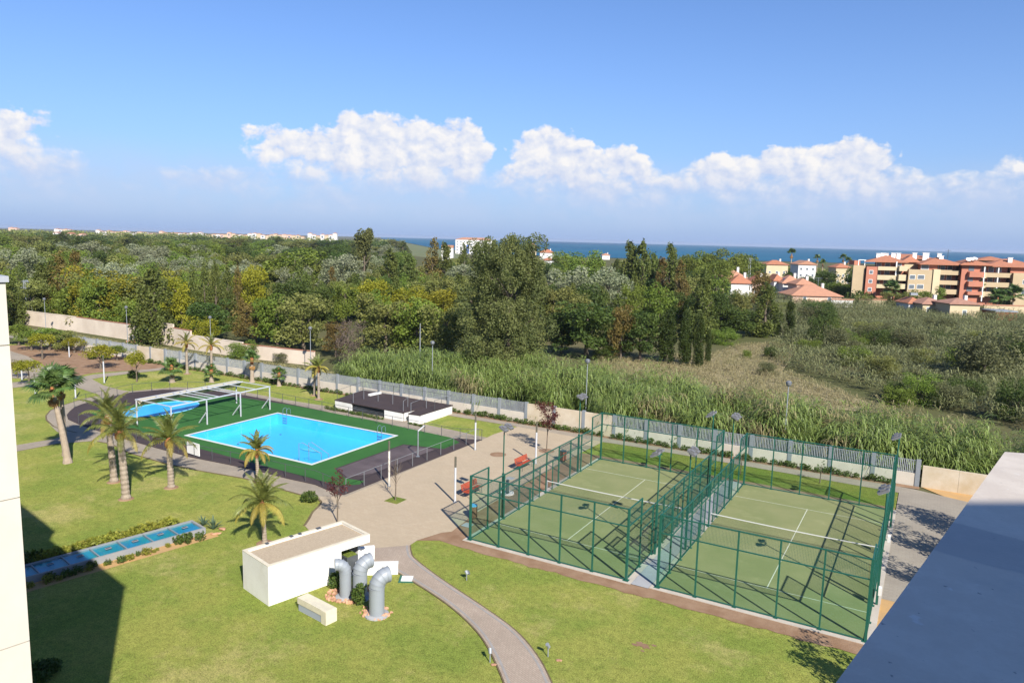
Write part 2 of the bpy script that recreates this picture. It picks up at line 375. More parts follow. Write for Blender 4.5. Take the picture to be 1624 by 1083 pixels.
# land out to the horizon (10.6 km, where the sea would drop from sight)
big = [(10600*math.cos(2*math.pi*k/96), 10600*math.sin(2*math.pi*k/96)) for k in range(96)]
struct(sheet('ground', big, 0, M_earth, [BAS]))
coast = A((604, 378.6), (622, 381), (640, 384), (690, 394), (740, 398), (800, 403), (900, 408), (1050, 411), (1200, 414), (1400, 419), (1624, 424), (1760, 428))
M_sea = mat('sea_water', (.020, .115, .19), .6, (.014, .085, .155), .004, .5, .3, .05, .06, big=(.012, .06, .14), bigscale=.0006)
a0 = math.atan2(coast[0][1], coast[0][0]); a1 = math.atan2(coast[-1][1], coast[-1][0])
arc = [(10590*math.cos(a1+(a0-a1)*k/40), 10590*math.sin(a1+(a0-a1)*k/40)) for k in range(41)]
struct(sheet('sea', list(reversed(coast)) and coast[::-1] + arc[::-1][:0] + [], .2, M_sea)) if False else struct(sheet('sea', coast + arc, .25, M_sea))
M_dune = mat('green_dune', (.10, .13, .05), 1, (.15, .15, .07), .05, .5)
dm = MB(); ring = A((610, 386), (640, 385), (665, 390), (700, 397), (735, 404), (735, 412), (690, 410), (640, 404), (612, 398))
cx = sum(p[0] for p in ring)/len(ring); cy = sum(p[1] for p in ring)/len(ring)
for i in range(len(ring)):
    p, q = ring[i], ring[(i+1) % len(ring)]
    dm.quad((*p, 0), (*q, 0), ((q[0]*.6+cx*.4), (q[1]*.6+cy*.4), 2.5)); dm.quad((*p, 0), ((q[0]*.6+cx*.4), (q[1]*.6+cy*.4), 2.5), ((p[0]*.6+cx*.4), (p[1]*.6+cy*.4), 2.5)); dm.quad(((p[0]*.6+cx*.4), (p[1]*.6+cy*.4), 2.5), ((q[0]*.6+cx*.4), (q[1]*.6+cy*.4), 2.5), (cx, cy, 3))
struct(dm.build('dune', M_dune, smooth=True))
# garden lawns
lawn = [(-140, 10), (-60, 2), (-22, 2), (0, 20), (-1.15, 35.2), (-1.15, 63.3), (-100, 63.3), (-140, 60)]
struct(sheet('lawn', lawn, .03, M_lawn, [BAS]))
struct(sheet('lawn', [(-23.6, 56.5), (-1.2, 56.6), (-1.2, 61.1), (-22, 61.6), (-25.1, 61.4)], .042, M_lawn2))
0 and struct(sheet('lawn', A((652, 868), (700, 862), (745, 866), (800, 893), (940, 930), (1050, 950), (1385, 1045), (1400, 1100), (1100, 1075), (900, 1000), (760, 945), (700, 905)), .038, M_lawn2))
# bare soil in the back garden, along the courts and the fence
struct(sheet('garden_soil', smooth_closed(A((16, 548), (60, 550), (110, 553), (190, 562), (225, 566), (266, 573), (262, 583), (207, 588), (148, 592), (115, 598), (88, 590), (45, 566), (16, 560)), 3), .045, M_soil))
struct(sheet('court_soil', [(-25.3, 36.1), (-24.6, 35.1)]+[(-23.4+22.4*k/44, 34.92+.07*math.sin(k*1.1)+.06*math.sin(k*2.9+1)) for k in range(45)]+[(-.4, 36.05), (-11.3, 36.05), (-22.9, 35.95), (-23.35, 36.3), (-23.35, 56.6), (-1.2, 56.75), (-1.2, 57.2), (-12, 57.3), (-23.6, 57.2), (-25.3, 57.0)], .052, M_soil))
struct(sheet('soil_wedge', A((655, 858), (700, 842), (745, 836), (748, 862), (700, 858)), .050, M_soil))
struct(sheet('planting_soil', [(-100, 62.75), (-45, 62.85), (-1.1, 62.75), (.2, 62.9), (.2, 63.55), (-100, 63.5)], .05, M_soil))
struct(sheet('sand', smooth_closed(A((1395, 935), (1440, 935), (1500, 960), (1520, 1060), (1395, 1010)), 3), .045, M_sand))
struct(sheet('sand', A((1452, 769), (1700, 800), (1700, 850), (1560, 822), (1530, 800), (1490, 785)), .045, M_sand))
# paving
struct(sheet('walkway', [(-1.1, 41.5), (9, 41.5), (9, 60), (3.6, 61.6), (-.2, 62.7), (-1.1, 62.7)], .055, M_walk))
struct(sheet('walkway', [(-25.1, 61.4), (-22, 61.6), (-1.1, 61.1), (-1.1, 62.7), (-44.5, 62.8), (-44.6, 61.6), (-34.6, 61.7)], .058, M_path2))
ringo = A((212, 620.5), (279, 614.5), (330, 616.5), (389, 622.5), (450, 634), (520, 645), (600, 659.5), (636, 666), (720, 683), (752, 690.5), (760, 694)) + [(-34.5, 56.5), (-34.5, 37.7), (-35.9, 36.4)] \
    + A((480, 786), (440, 775), (388, 759.5), (310, 746), (258, 734.5), (207, 719.5), (176, 704.5), (145, 699), (90, 704.5), (28, 716.5), (-60, 735), (-60, 722), (28, 706.5), (85, 697), (129, 690.5), (122, 686), (96, 681), (85, 677), (74, 667), (73, 661), (77.5, 655), (86, 649), (101, 643.5), (129, 634), (160, 627), (130, 617.5), (112, 611), (66, 610), (20, 616), (-60, 625), (-60, 612), (20, 607), (66, 602.5), (104, 600), (80, 592), (45, 566), (16, 560), (-40, 556), (-40, 600), (12, 600)) + A((108, 603.5), (148, 594.5), (205, 589), (262, 583.5), (262, 587), (207, 593), (160, 599), (145, 602), (165, 612), (190, 619))
ringo = ringo[:]  # keep the order: the loop path round the pool, its branches to the left
def clean(p):
    o = []
    for q in p:
        if not o or math.hypot(o[-1][0]-q[0], o[-1][1]-q[1]) > .05: o.append(q)
    return o
back = A((212, 620.5), (279, 614.5), (330, 616.5), (389, 622.5), (450, 634), (520, 645), (600, 659.5), (636, 666), (720, 683), (752, 690.5))
loopR = back + [(-34.4, 56.6), (-34.4, 37.6), (-35.9, 36.4)]
front = A((480, 786), (440, 775), (388, 759.5), (310, 746), (258, 734.5), (207, 719.5), (176, 704.5), (145, 699), (110, 693), (90, 685), (80, 675), (73, 665), (73.5, 659), (80, 652), (101, 643), (129, 634), (160, 627), (185, 623))
struct(sheet('pool_path', clean(loopR + front), .056, M_path2, [BAS]))
struct(sheet('garden_path', A((110, 612), (108, 603), (148, 594.5), (205, 589), (262, 583.5), (262, 587), (207, 593), (160, 599), (146, 602), (165, 612), (190, 619), (215, 622), (185, 628), (160, 628), (130, 617.5)), .060, M_path2))
struct(sheet('garden_path', A((-60, 735), (28, 716.5), (90, 704.5), (150, 700), (110, 688), (85, 697), (28, 706.5), (-60, 722)), .062, M_path2))
struct(sheet('garden_path', A((-60, 625), (20, 616), (66, 610), (115, 614), (109, 603), (66, 602.5), (20, 607), (-60, 612)), .064, M_path2))
struct(sheet('garden_path', A((-40, 600), (12, 600), (70, 602), (112, 603), (80, 591), (45, 566), (16, 557), (-40, 552)), .066, M_path2))
nearR = smooth_open(A((650, 866), (651, 876), (658, 888), (700, 920), (760, 960), (815, 1000), (850, 1040), (873, 1083), (890, 1130)), 5)
nearL = smooth_open(A((810, 1130), (800, 1083), (770, 1020), (735, 980), (690, 945), (625, 905)), 5)
arc_ = smooth_open([(-33.0, 32.4), (-33.6, 33.4), (-34.2, 34.3), (-34.65, 35.3), (-35.2, 36.1), (-36.3, 36.5)], 5)
plaza = [(-34.45, 37.75), (-34.45, 55.6), (-34.62, 57.9), (-34.2, 61.7), (-25.1, 61.4), (-25.3, 57.0), (-25.35, 48), (-25.2, 40), (-24.75, 36.6)] + A((700, 846), (662, 858)) + nearR + nearL + [(-27.5, 29.5)] + arc_
struct(sheet('plaza', clean(plaza), .07, M_plaza))
struct(sheet('brick_path', clean(nearR + nearL + [(-26.8, 30.4), (-27.2, 32.0)]), .076, M_path))
def edging(name, pts, w, z, m):
    b = MB()
    for i in range(len(pts)-1):
        p, q = Vector(pts[i]), Vector(pts[i+1]); d = (q-p)
        if d.length < 1e-4: continue
        n_ = Vector((-d.y, d.x)).normalized()*w/2; b.prism([tuple(p-n_), tuple(q-n_), tuple(q+n_), tuple(p+n_)], 0, z+.0011*(i % 3))
    return struct(b.build(name, m))
M_edge = mat('soil_edge', (.11, .075, .045), 1, (.16, .13, .06), 3, .5, .5, 20)
M_kerb = mat('edge_paver', (.30, .28, .26), .9, (.25, .23, .21), 2, .5)
edging('path_edge', nearR, .16, .072, M_edge); edging('path_edge', nearL, .14, .072, M_edge); edging('path_edge', arc_, .16, .072, M_edge)
def inset(pts, w):
    out = []
    for i in range(len(pts)):
        p = Vector(pts[max(0, i-1)]); q = Vector(pts[min(len(pts)-1, i+1)]); d = (q-p).normalized(); out.append((pts[i][0]-d.y*w*-1*-1, pts[i][1]+d.x*w))
    return out
edging('path_kerb', [(p[0], p[1]) for p in inset(nearR, -.17)], .11, .083, M_kerb); edging('path_kerb', inset(nearL, -.17), .11, .083, M_kerb)
edging('path_edge', A((145, 699), (176, 704.5), (207, 719.5), (258, 734.5), (310, 746), (388, 759.5), (440, 775), (480, 786)), .12, .064, M_edge)
edging('path_edge', A((122, 687), (96, 681), (85, 677), (74, 667), (73, 660), (80, 651.5), (101, 643), (129, 634), (160, 627)), .14, .064, M_edge)
for q, r_ in (((-34.2, 46.5), .0), ((-30.9, 52.5), .7)):   # round soil pits in the paving
    if r_: struct(sheet('tree_pit', [(q[0]+r_*math.cos(k*.524), q[1]+r_*math.sin(k*.524)) for k in range(12)], .082, M_soil))
# pool deck
deckb = A((111, 653), (118, 647), (130, 642), (155, 635), (207, 623.5), (258, 619), (330, 619.5), (389, 628), (429, 635.5), (500, 650), (600, 672), (720, 696.5), (764, 698.5)) + [(-34.75, 37.95), (-35.1, 37.7)] + A((500, 770), (455, 760), (408, 748), (362, 738), (297, 725), (232, 707), (170, 689), (125, 674), (108, 666), (106, 659))
struct(sheet('pool_deck', clean(deckb), .10, M_brown, [BAS], .04))
green = A((138, 652), (190, 641), (300, 632), (330, 632), (388, 636.5), (420, 643), (500, 659), (590, 679), (690, 701), (722, 706), (640, 744), (627, 752)) + [(-35.0, 44.6)] + A((590, 765), (565, 778), (552, 768), (490, 753), (400, 733), (300, 712), (215, 690), (150, 663))
kid = [(-67.4+2.55*math.cos(k*math.pi/20)*1.0, 46.85+3.75*math.sin(k*math.pi/20)) for k in range(40)]
green = [(-72.2, 42.0), (-71.2, 46), (-70.9, 50.3), (-69.5, 53.3), (-66, 55.0), (-58, 55.6), (-47.5, 55.4), (-37.2, 54.6), (-35.6, 53.7), (-35.6, 51.2), (-39.3, 50.4), (-39.4, 41.9), (-37.1, 40.6), (-35.5, 40.9), (-35.3, 40.1), (-36.4, 39.1), (-38.4, 39.2), (-48, 39.5), (-58, 39.9), (-66, 40.5)]
struct(sheet('green_deck', green, .104, M_green, [BAS]))
struct(sheet('worn_deck', [(-39.2, 42.0), (-37.2, 40.9), (-36.2, 42.6), (-36.1, 50.6), (-39.1, 50.2)], .108, M_brownw))
# pool: basin, coping, water
b = MB(); x0, y0, x1, y1 = -56.65, 41.8, -41.7, 52.15
b.quad((x0, y0, -.95), (x1, y0, -.95), (x1, y1, -.95), (x0, y1, -.95))
for p, q in (((x0, y0), (x1, y0)), ((x1, y0), (x1, y1)), ((x1, y1), (x0, y1)), ((x0, y1), (x0, y0))): b.quad((*p, .10), (*q, .10), (*q, -.95), (*p, -.95))
basin = tag(b.build('swimming_pool', M_tile), 'large rectangular pale blue swimming pool in green matting', 'swimming pool')
sheet('coping', POOL, .125, mat('coping_white', (.58, .59, .58), .7, (.50, .51, .50), 2), [BAS], .03).parent = basin
w = sheet('water', BAS, .03, M_water); struct(w, 'calm clear water of the big swimming pool', 'water')
b = MB(); b.v = [(p[0], p[1], .112) for p in kid]; b.f = [tuple(range(40))]; b.mi = [0]
kp = tag(b.build('paddling_pool', M_tile), 'oval shallow paddling pool at the far left end of the deck', 'paddling pool')
b = MB()
for i in range(40):
    p, q = kid[i], kid[(i+1) % 40]; c_ = (-67.4, 46.85); s_ = 1.045
    P_, Q_ = (c_[0]+(p[0]-c_[0])*s_, c_[1]+(p[1]-c_[1])*s_), (c_[0]+(q[0]-c_[0])*s_, c_[1]+(q[1]-c_[1])*s_)
    b.prism([p, q, Q_, P_], .09, .155)
b.build('rim', mat('blue_rim', (.20, .55, .82), .5), kp)
b = MB(); b.v = [(p[0], p[1], .14) for p in kid]; b.f = [tuple(range(40))]; b.mi = [0]; struct(b.build('water', M_water), 'shallow water of the oval paddling pool', 'water')
b = MB(); b.v = [(-47.1+1.2*x, 46.9+.7*y, -.9) for x, y in ((-1, 0), (-.2, .5), (1.3, .3), (.5, -.2), (-.4, -.3))]; b.f = [(4, 3, 2, 1, 0)]; b.mi = [0]
b.build('stain', mat('algae_stain', (.16, .50, .58), .6), basin)
for (x, y) in ((-50.5, 43.2), (-53.2, 49.3), (-53.8, 44.8)):
    bb = MB(); bb.lathe([(.10, -.945), (.10, -.92)], 8, (x, y, 0)); bb.build('drain', M_darkm, basin)
# ---- ladders and stair rail
M_steel = mat('stainless_steel', (.14, .20, .26), .6, None, spec=.3)
def ladder(x, lab):
    t = thing('pool_ladder', lab, 'ladder', (x, 52.2, .12), 0, 'pool ladders')
    for s in (-.25, .25):
        MB().tube([(s, .45, 0), (s, .42, .48), (s, .28, .62), (s, .08, .62), (s, -.08, .48), (s, -.1, -.9)], .018, 6).build('rail', M_steel, t)
    for k in range(3): MB().box(-.25, -.14, -.35-.25*k, .25, -.06, -.32-.25*k).build('rung', M_steel, t)
ladder(-56.0+.4, 'steel pool ladder at the far left corner of the big pool'); ladder(-43.4, 'steel pool ladder at the far right corner of the big pool')
t = thing('stair_handrail', 'tall steel handrail standing in the water at the near corner of the pool', 'handrail', (-43.6, 42.9, -.9))
for s in (0, .55):
    o = MB().tube([(s-.5, -.1+s, 0), (s-.5, -.1+s, 2.05), (s-.3, .1+s*.9, 2.1), (s+.9, 1.0+s*.5, 1.15), (s+.9, 1.0+s*.5, 0)], .028, 6).build('rail', M_steel, t)
MB().box(-1.1, -.9, 0, .9, .5, .55).box(-1.1, .5, 0, .9, .9, .3).build('step', M_tile, t)
# ---- pool railing round the deck: posts and thin rails
def railing(name, pts, lab, h=1.05, step=2.0, rails=(1.0,), m=None, closed=False, r=.02, z=.08):
    m = m or M_darkm; t = thing(name, lab, 'railing', (pts[0][0], pts[0][1], z), 0)
    ox, oy = pts[0]; P = [Vector((p[0]-ox, p[1]-oy)) for p in pts]
    L = [0]
    for i in range(len(P)-1): L.append(L[-1]+(P[i+1]-P[i]).length)
    n = max(1, round(L[-1]/step)); me = None
    def pos(d):
        for i in range(len(P)-1):
            if d <= L[i+1]+1e-6: return P[i].lerp(P[i+1], (d-L[i])/max(1e-6, L[i+1]-L[i]))
        return P[-1]
    me = MB().bar((0, 0, 0), (0, 0, h), r*1.8).mesh('post', m)
    for k in range(n+1): q = pos(L[-1]*k/n); put('post', me, t, (q.x, q.y, 0))
    for hh in rails: MB().tube([(q.x, q.y, hh) for q in P], r, 5).build('rail', m, t)
    return t
railing('pool_railing', [tuple(p) for p in A((764, 700), (720, 698), (600, 673.5), (500, 651), (429, 637), (389, 629.5), (330, 621), (258, 620), (207, 625), (155, 637), (130, 643), (118, 648))], 'thin dark railing curving along the back edge of the pool deck', rails=(1.02,))
railing('pool_railing', [tuple(p) for p in A((125, 672.5), (170, 687.5), (232, 705.5), (297, 723.5), (362, 736.5), (408, 746.5), (455, 758.5), (500, 768.5))] + [(-35.2, 37.85)], 'low dark railing along the near edge of the pool deck beside the path', rails=(1.0,))
railing('pool_railing', [(-34.85, 38.2), (-34.8, 46), (-34.7, 55.3)], 'straight grey railing between the pool deck and the paved plaza', m=mat('railing_grey', (.17, .18, .19), .6), rails=(1.08,), h=1.1, r=.02)
# ---- pergola over the deck
t = thing('pergola', 'white steel pergola frame with rolled cream canvas between the two pools', 'pergola', (-58.5, 41.5, .1))
Hh = 2.42; vs = (0, 3.75, 7.65, 11.35)
for v in vs:
    MB().bar((0, v, 0), (0, v, Hh), .09).build('post', M_whitem, t)
    MB().bar((0, v, 1.25), (-1.15, v, 0), .09).build('brace', M_whitem, t)
for v in (0, 11.35): MB().bar((-5.0, v, 0), (-5.0, v, Hh), .09).build('post', M_whitem, t)
MB().bar((0, -.1, Hh), (0, 11.45, Hh), .09).build('beam', M_whitem, t); MB().bar((-5, -.1, Hh), (-5, 11.45, Hh), .09).build('beam', M_whitem, t); MB().bar((-4.1, -.1, Hh+.02), (-4.1, 11.45, Hh+.02), .10).build('beam', M_whitem, t)
for v in (0, 1.9, 3.75, 4.5, 5.2, 7.0, 7.65, 9.6, 11.35): MB().bar((-5, v, Hh+.01), (0, v, Hh+.01), .07).build('rafter', M_whitem, t)
b = MB()
for i in range(24):
    v0, v1 = 11.35*i/24, 11.35*(i+1)/24; z0 = Hh-.42-.10*abs(math.sin(i*.8)); z1 = Hh-.42-.10*abs(math.sin((i+1)*.8))
    b.quad((-4.95, v0, Hh-.02), (-4.95, v1, Hh-.02), (-4.5, v1, z1), (-4.5, v0, z0)); b.quad((-4.5, v0, z0), (-4.5, v1, z1), (-4.1, v1, Hh-.05), (-4.1, v0, Hh-.05))
b.build('canvas', mat('cream_canvas', (.34, .30, .19), .9, (.30, .26, .16), 3), t)
# ---- white sign board on the railing
t = thing('sign_board', 'blank white rectangular board fixed to the near pool railing', 'sign', (-51.0, 38.05, .1), R_(-5))
MB().box(-.85, -.03, .12, .85, .03, 1.12).build('board', M_white, t); [MB().bar((s, .07, 0), (s, .07, 1.1), .05).build('post', M_darkm, t) for s in (-.7, .7)]
# ---- shower
t = thing('shower', 'slim pool shower post with white slanted head on the worn brown mat', 'shower', (-36.0, 48.1, .1))
MB().tube([(0, 0, 0), (0, 0, 2.2)], .045, 8).build('post', M_greym, t); MB().box(-.12, -.12, 0, .12, .12, .06).build('base', M_greym, t)
MB().tube([(0, 0, 2.18), (.12, .1, 2.32), (.38, .34, 2.62)], .06, 6).build('head', M_whitem, t)
# ---- sunken changing rooms with the dark flat roof
t = thing('pool_building', 'low white sunken building with dark brown flat roof terrace behind the pool', 'building', (-55.3, 57.6, 0))
def sub(*p): return [(x+55.3, y-57.6) for x, y in p]
roofL = sub((-55.6, 58.9), (-47.6, 58.3), (-44.9, 58.35), (-44.5, 60.4), (-44.5, 62.4), (-55.2, 62.6)); roofR = sub((-43.9, 58.2), (-42.7, 58.0), (-42.3, 62.4), (-44.3, 62.4), (-44.3, 60.4))
roofL = sub((-53.8, 57.3), (-46.2, 57.0), (-44.5, 56.95), (-44.3, 59.2), (-44.2, 62.6), (-54.8, 62.9)); roofR = sub((-43.85, 56.95), (-42.5, 57.05), (-42.4, 62.6), (-44.1, 62.6), (-44.2, 59.2))
MB().prism(roofL, .86, .96).build('roof', M_brown, t); MB().prism(roofR, .86, .96).build('roof', M_brown, t)
def wl(p, q, th=.15, z0=0, z1=.86):
    p, q = Vector(sub(p)[0]), Vector(sub(q)[0]); d = (q-p).normalized(); n_ = Vector((-d.y, d.x))*th/2
    MB().prism([tuple(p-n_), tuple(q-n_), tuple(q+n_), tuple(p+n_)], z0, z1).build('wall', M_white, t)
wl((-53.7, 57.36), (-51.4, 57.3)); wl((-46.9, 57.1), (-44.6, 57.04)); wl((-44.57, 57.2), (-44.4, 59.2)); wl((-43.78, 57.05), (-42.6, 57.12)); wl((-42.55, 57.2), (-42.5, 62.5)); wl((-43.8, 57.2), (-44.1, 59.4)); wl((-53.75, 57.45), (-54.7, 62.8)); wl((-54.6, 62.8), (-42.5, 62.5))
MB().prism(sub((-51.3, 57.6), (-46.9, 57.5), (-46.9, 57.9), (-51.3, 58.0)), 0, .86).build('louvre', M_darkm, t)
M_vent = mat('recess_dark', (.045, .045, .045), .9)
for k in range(5): MB().box(2.0, -.25, .12+.14*k, 8.4, -.17, .17+.14*k).build('slat', M_darkm, t)
wl((-52.2, 60.9), (-52.0, 62.6), .3, .96, 1.16)
def rl(a_, b_, lab, **k): return railing('roof_railing', [a_, b_] if not isinstance(a_, list) else a_, lab, z=.96, rails=(1.0, .55), h=1.05, m=M_darkm, r=.018, step=2.2, **k)
railing('roof_railing', [(-54.6, 62.8), (-42.5, 62.5), (-42.5, 59.5)], 'thin railing round the back of the dark roof by the fence', z=.96, rails=(1.0,), m=M_darkm, r=.018, step=2.2)
railing('roof_railing', [(-53.6, 57.5), (-54.6, 62.6)], 'short railing over the left edge of the dark roof', z=.96, rails=(1.0,), m=M_darkm, r=.018, step=2.2)
railing('roof_railing', [(-51.3, 57.4), (-51.6, 59.4), (-45.6, 59.2), (-44.8, 57.4)], 'railing bent round the middle of the dark roof', z=.96, rails=(1.0,), m=M_greym, r=.018, step=2.2)
railing('roof_railing', [(-43.7, 57.2), (-44.0, 59.3), (-42.7, 62.3)], 'railing beside the stair slot in the dark roof', z=.96, rails=(1.0,), m=M_greym, r=.018, step=2.2)
# ================================================================ PADEL COURTS
M_gp = mat('green_paint', (.010, .092, .062), .45, (.010, .080, .055), 4, .5, spec=.5)
M_gp2 = mat('green_wire', (.010, .085, .062), .5, None, spec=.4)
def turfmat():
    m = bpy.data.materials.new('court_turf'); m.use_nodes = True; g = NT(m.node_tree); b = g.N['Principled BSDF']
    tc = g.n('ShaderNodeTexCoord'); V = tc.outputs['Object']
    col = g.mix(g.ss(g.noise(V, .28, 5, .6), .35, .65), (.185, .205, .088), (.225, .232, .108))
    col = g.mix(g.m('MULTIPLY', g.ss(g.noise(V, .42, 6, .68), .52, .75), .6), col, (.30, .30, .15))
    col = g.mix(g.m('MULTIPLY', g.ss(g.noise(V, 20, 4, .75), .45, .7), .3), col, (.075, .12, .035))
    g.L.new(col, b.inputs['Base Color']); b.inputs['Roughness'].default_value = .95; b.inputs['Specular IOR Level'].default_value = .1
    return m
M_turf = turfmat(); M_line = mat('court_line_paint', (.55, .56, .46), .9, (.40, .44, .30), 2.5, .4)
M_netw = mat('net_tape', (.55, .55, .53), .8); M_netb = mat('net_cord', (.03, .035, .03), .8)
def wires(w, h, step=.07, r=.004):
    "welded wire panel: every wire is a thin three-sided rod"
    b = MB()
    for k in range(int(w/step)+1): b.tube([(k*step, 0, 0), (k*step, 0, h)], r, 3, False)
    for k in range(int(h/step)+1): b.tube([(0, 0, k*step), (w, 0, k*step)], r, 3, False)
    return b
ME = {}
def wire(w, h):
    k = (round(w, 2), round(h, 2))
    if k not in ME: ME[k] = wires(w, h).mesh('mesh_panel', M_gp2)
    return ME[k]
def pane(w, h):
    k = ('g', round(w, 2), round(h, 2))
    if k not in ME: ME[k] = MB().box(.05, -.006, .05, w-.05, .006, h-.05).mesh('glass_pane', M_glass)
    return ME[k]
def post(h, w=.08, foot=True):
    k = ('p', h, w)
    if k not in ME:
        b = MB().box(-w/2, -w/2, 0, w/2, w/2, h)
        if foot: b.box(-w*1.3, -w*1.3, 0, w*1.3, w*1.3, .015)
        ME[k] = b.mesh('post', M_gp)
    return ME[k]
def court(loc, label):
    t = thing('padel_court', label, 'padel court', loc, 0, 'padel courts side by side')
    struct(sheet('court_slab', [(loc[0]-.35, loc[1]-.3), (loc[0]+10.35, loc[1]-.3), (loc[0]+10.35, loc[1]+20.3), (loc[0]-.35, loc[1]+20.3)], .082, M_conc, (), .05))
    o = sheet('turf', [(.03, .03), (9.97, .03), (9.97, 19.97), (.03, 19.97)], .006, M_turf); o.parent = t
    for (x0, y0, x1, y1) in ((.04, 3.03, 9.96, 3.08), (.04, 16.92, 9.96, 16.97), (4.975, 3.08, 5.025, 16.92)):
        o = sheet('court_line', [(x0, y0), (x1, y0), (x1, y1), (x0, y1)], .011, M_line); o.parent = t
    def P(x, y, h, w=.08, rz=0): put('post', post(h, w), t, (x, y, 0), rz)
    def rail(p, q, w=.06): MB().bar(p, q, w).build('rail', M_gp, t)
    for y, s in ((0, 1), (20, -1)):
        for k in range(6): P(2*k, y, 4.0, .12 if k in (0, 5) else .08)
        for z in (3.0, 3.97): rail((0, y, z), (10, y, z))
        rail((0, y, .05), (10, y, .05), .05)
        for k in range(5): put('glass_pane', pane(2, 2.95), t, (2*k, y, .03)); put('mesh_panel', wire(2, .95), t, (2*k, y, 3.02))
    for x in (0, 10):
        for y in (2, 18): P(x, y, 4.0)
        for y in (4, 6, 8, 12, 14, 16): P(x, y, 3.0)
        P(x, 10, 3.0)
        for y in (9, 11): P(x, y, 2.15, .06, 0)
        for y0, y1 in ((0, 2), (18, 20)):
            for z in (3.0, 3.97, .05): rail((x, y0, z), (x, y1, z))
            put('glass_pane', pane(2, 2.95), t, (x, y0, .03), R_(90)); put('mesh_panel', wire(2, .95), t, (x, y0, 3.02), R_(90))
        rail((x, 2, 2.97), (x, 18, 2.97)); rail((x, 2, 2.1), (x, 18, 2.1), .05); rail((x, 2, .05), (x, 8, .05), .05); rail((x, 12, .05), (x, 18, .05), .05)
        for y0 in (2, 16):
            put('glass_pane', pane(2, 2.0), t, (x, y0, .03), R_(90)); put('mesh_panel', wire(2, .85), t, (x, y0, 2.1), R_(90))
        for y0 in (4, 6, 12, 14): put('mesh_panel', wire(2, 2.9), t, (x, y0, .03), R_(90))
        for y0 in (8, 10): put('mesh_panel', wire(2, .85), t, (x, y0, 2.1), R_(90))
        for y0 in (8, 11): put('mesh_panel', wire(1, 2.05), t, (x, y0, .03), R_(90))
    # net
    for x in (.08, 9.92): put('net_post', MB().tube([(0, 0, 0), (0, 0, .95)], .04, 8).mesh('net_post', M_greym), t, (x, 10, 0))
    b = MB(); n = 14
    for k in range(n):
        x0, x1 = .1+9.8*k/n, .1+9.8*(k+1)/n; z0, z1 = (.88+.05*(2*q/n-1)**2 for q in (k, k+1))
        b.quad((x0, 9.985, z0-.05), (x1, 9.985, z1-.05), (x1, 9.985, z1), (x0, 9.985, z0)); b.quad((x0, 10.015, z0-.06), (x0, 10.015, z0), (x1, 10.015, z1), (x1, 10.015, z1-.06)); b.quad((x0, 9.985, z0), (x1, 9.985, z1), (x1, 10.015, z1), (x0, 10.015, z0))
    b.build('net_tape', M_netw, t)
    b = MB()
    for k in range(int(9.8/.05)): b.tube([(.1+.05*k, 10, 0.02), (.1+.05*k, 10, .84)], .0022, 3, False)
    for k in range(17): b.tube([(.1, 10, .03+.05*k), (9.9, 10, .03+.05*k)], .0022, 3, False)
    o = b.build('net_mesh', M_netb, t)
    return t
L0, R0 = (-23.12, 36.17), (-11.42, 36.32)
court((*L0, .085), 'left padel court, between the paved plaza and the other court')
court((*R0, .085), 'right padel court, nearest to the grey roof parapet')
struct(sheet('court_alley', [(-12.76, 35.9), (-11.78, 35.9), (-11.78, 56.6), (-12.76, 56.6)], .086, M_grey))
# ---- floodlight masts on the side walls
M_lamp = mat('floodlight_housing', (.12, .12, .125), .6, (.15, .15, .155), 3, .5, spec=.5); M_lens = mat('floodlight_glass', (.35, .37, .38), .15, spec=.6)
def mast(x, y, d, lab):
    t = thing('floodlight_mast', lab, 'floodlight', (x, y, .085), 0, 'green floodlight masts of the padel courts')
    MB().box(-.06, -.06, 0, .06, .06, 3.0).build('base', M_gp, t)
    MB().tube([(0, 0, 3.0), (0, 0, 5.95)], .042, 8).build('pole', M_gp, t)
    MB().bar((0, -.32, 5.95), (0, .32, 5.95), .06).build('crossbar', M_gp, t)
    for s in (-.34, .34):
        h = put('lamp', (MB().box(-.28, -.19, -.06, .28, .19, .06).box(-.12, -.13, .07, .12, .13, .15)).mesh('lamp', M_lamp), t, (d*.16, s, 6.05), (0, R_(28*d), 0))
        put('lens', MB().box(-.23, -.17, -.082, .23, .17, -.071).mesh('lens', M_lens), h)
for x, y, d, lab in ((-23.3, 40.3, 1, 'green floodlight mast on the left side of the left padel court, nearer the camera'), (-23.3, 52.0, 1, 'green floodlight mast on the left side of the left padel court, farther back'),
      (-12.94, 40.3, -1, 'green floodlight mast at the right wall of the left court, nearer the camera'), (-12.94, 52.0, -1, 'green floodlight mast at the right wall of the left court, farther back'),
      (-11.6, 41.9, 1, 'green floodlight mast at the left wall of the right court, nearer the camera'), (-11.6, 52.4, 1, 'green floodlight mast at the left wall of the right court, farther back'),
      (-1.24, 40.6, -1, 'green floodlight mast at the right wall of the right court, lamp lowest in view'), (-1.24, 52.9, -1, 'green floodlight mast at the far right of the right court against the cane')):
    mast(x, y, d, lab)
# electric boxes on the right court frame
for (x, y, z, lab) in ((-1.2, 47.5, 1.2, 'small white electrical box on the frame beside the grey walkway'), (-1.2, 40.2, 1.0, 'white switch box at the foot of the nearest right floodlight')):
    o = thing('electrical_box', lab, 'box', (x, y, z)); MB().box(-.0, -.14, -.2, .14, .14, .2).build('cabinet', M_white, o); MB().box(.14, -.11, -.16, .15, .11, .16).build('door', M_whitem, o)
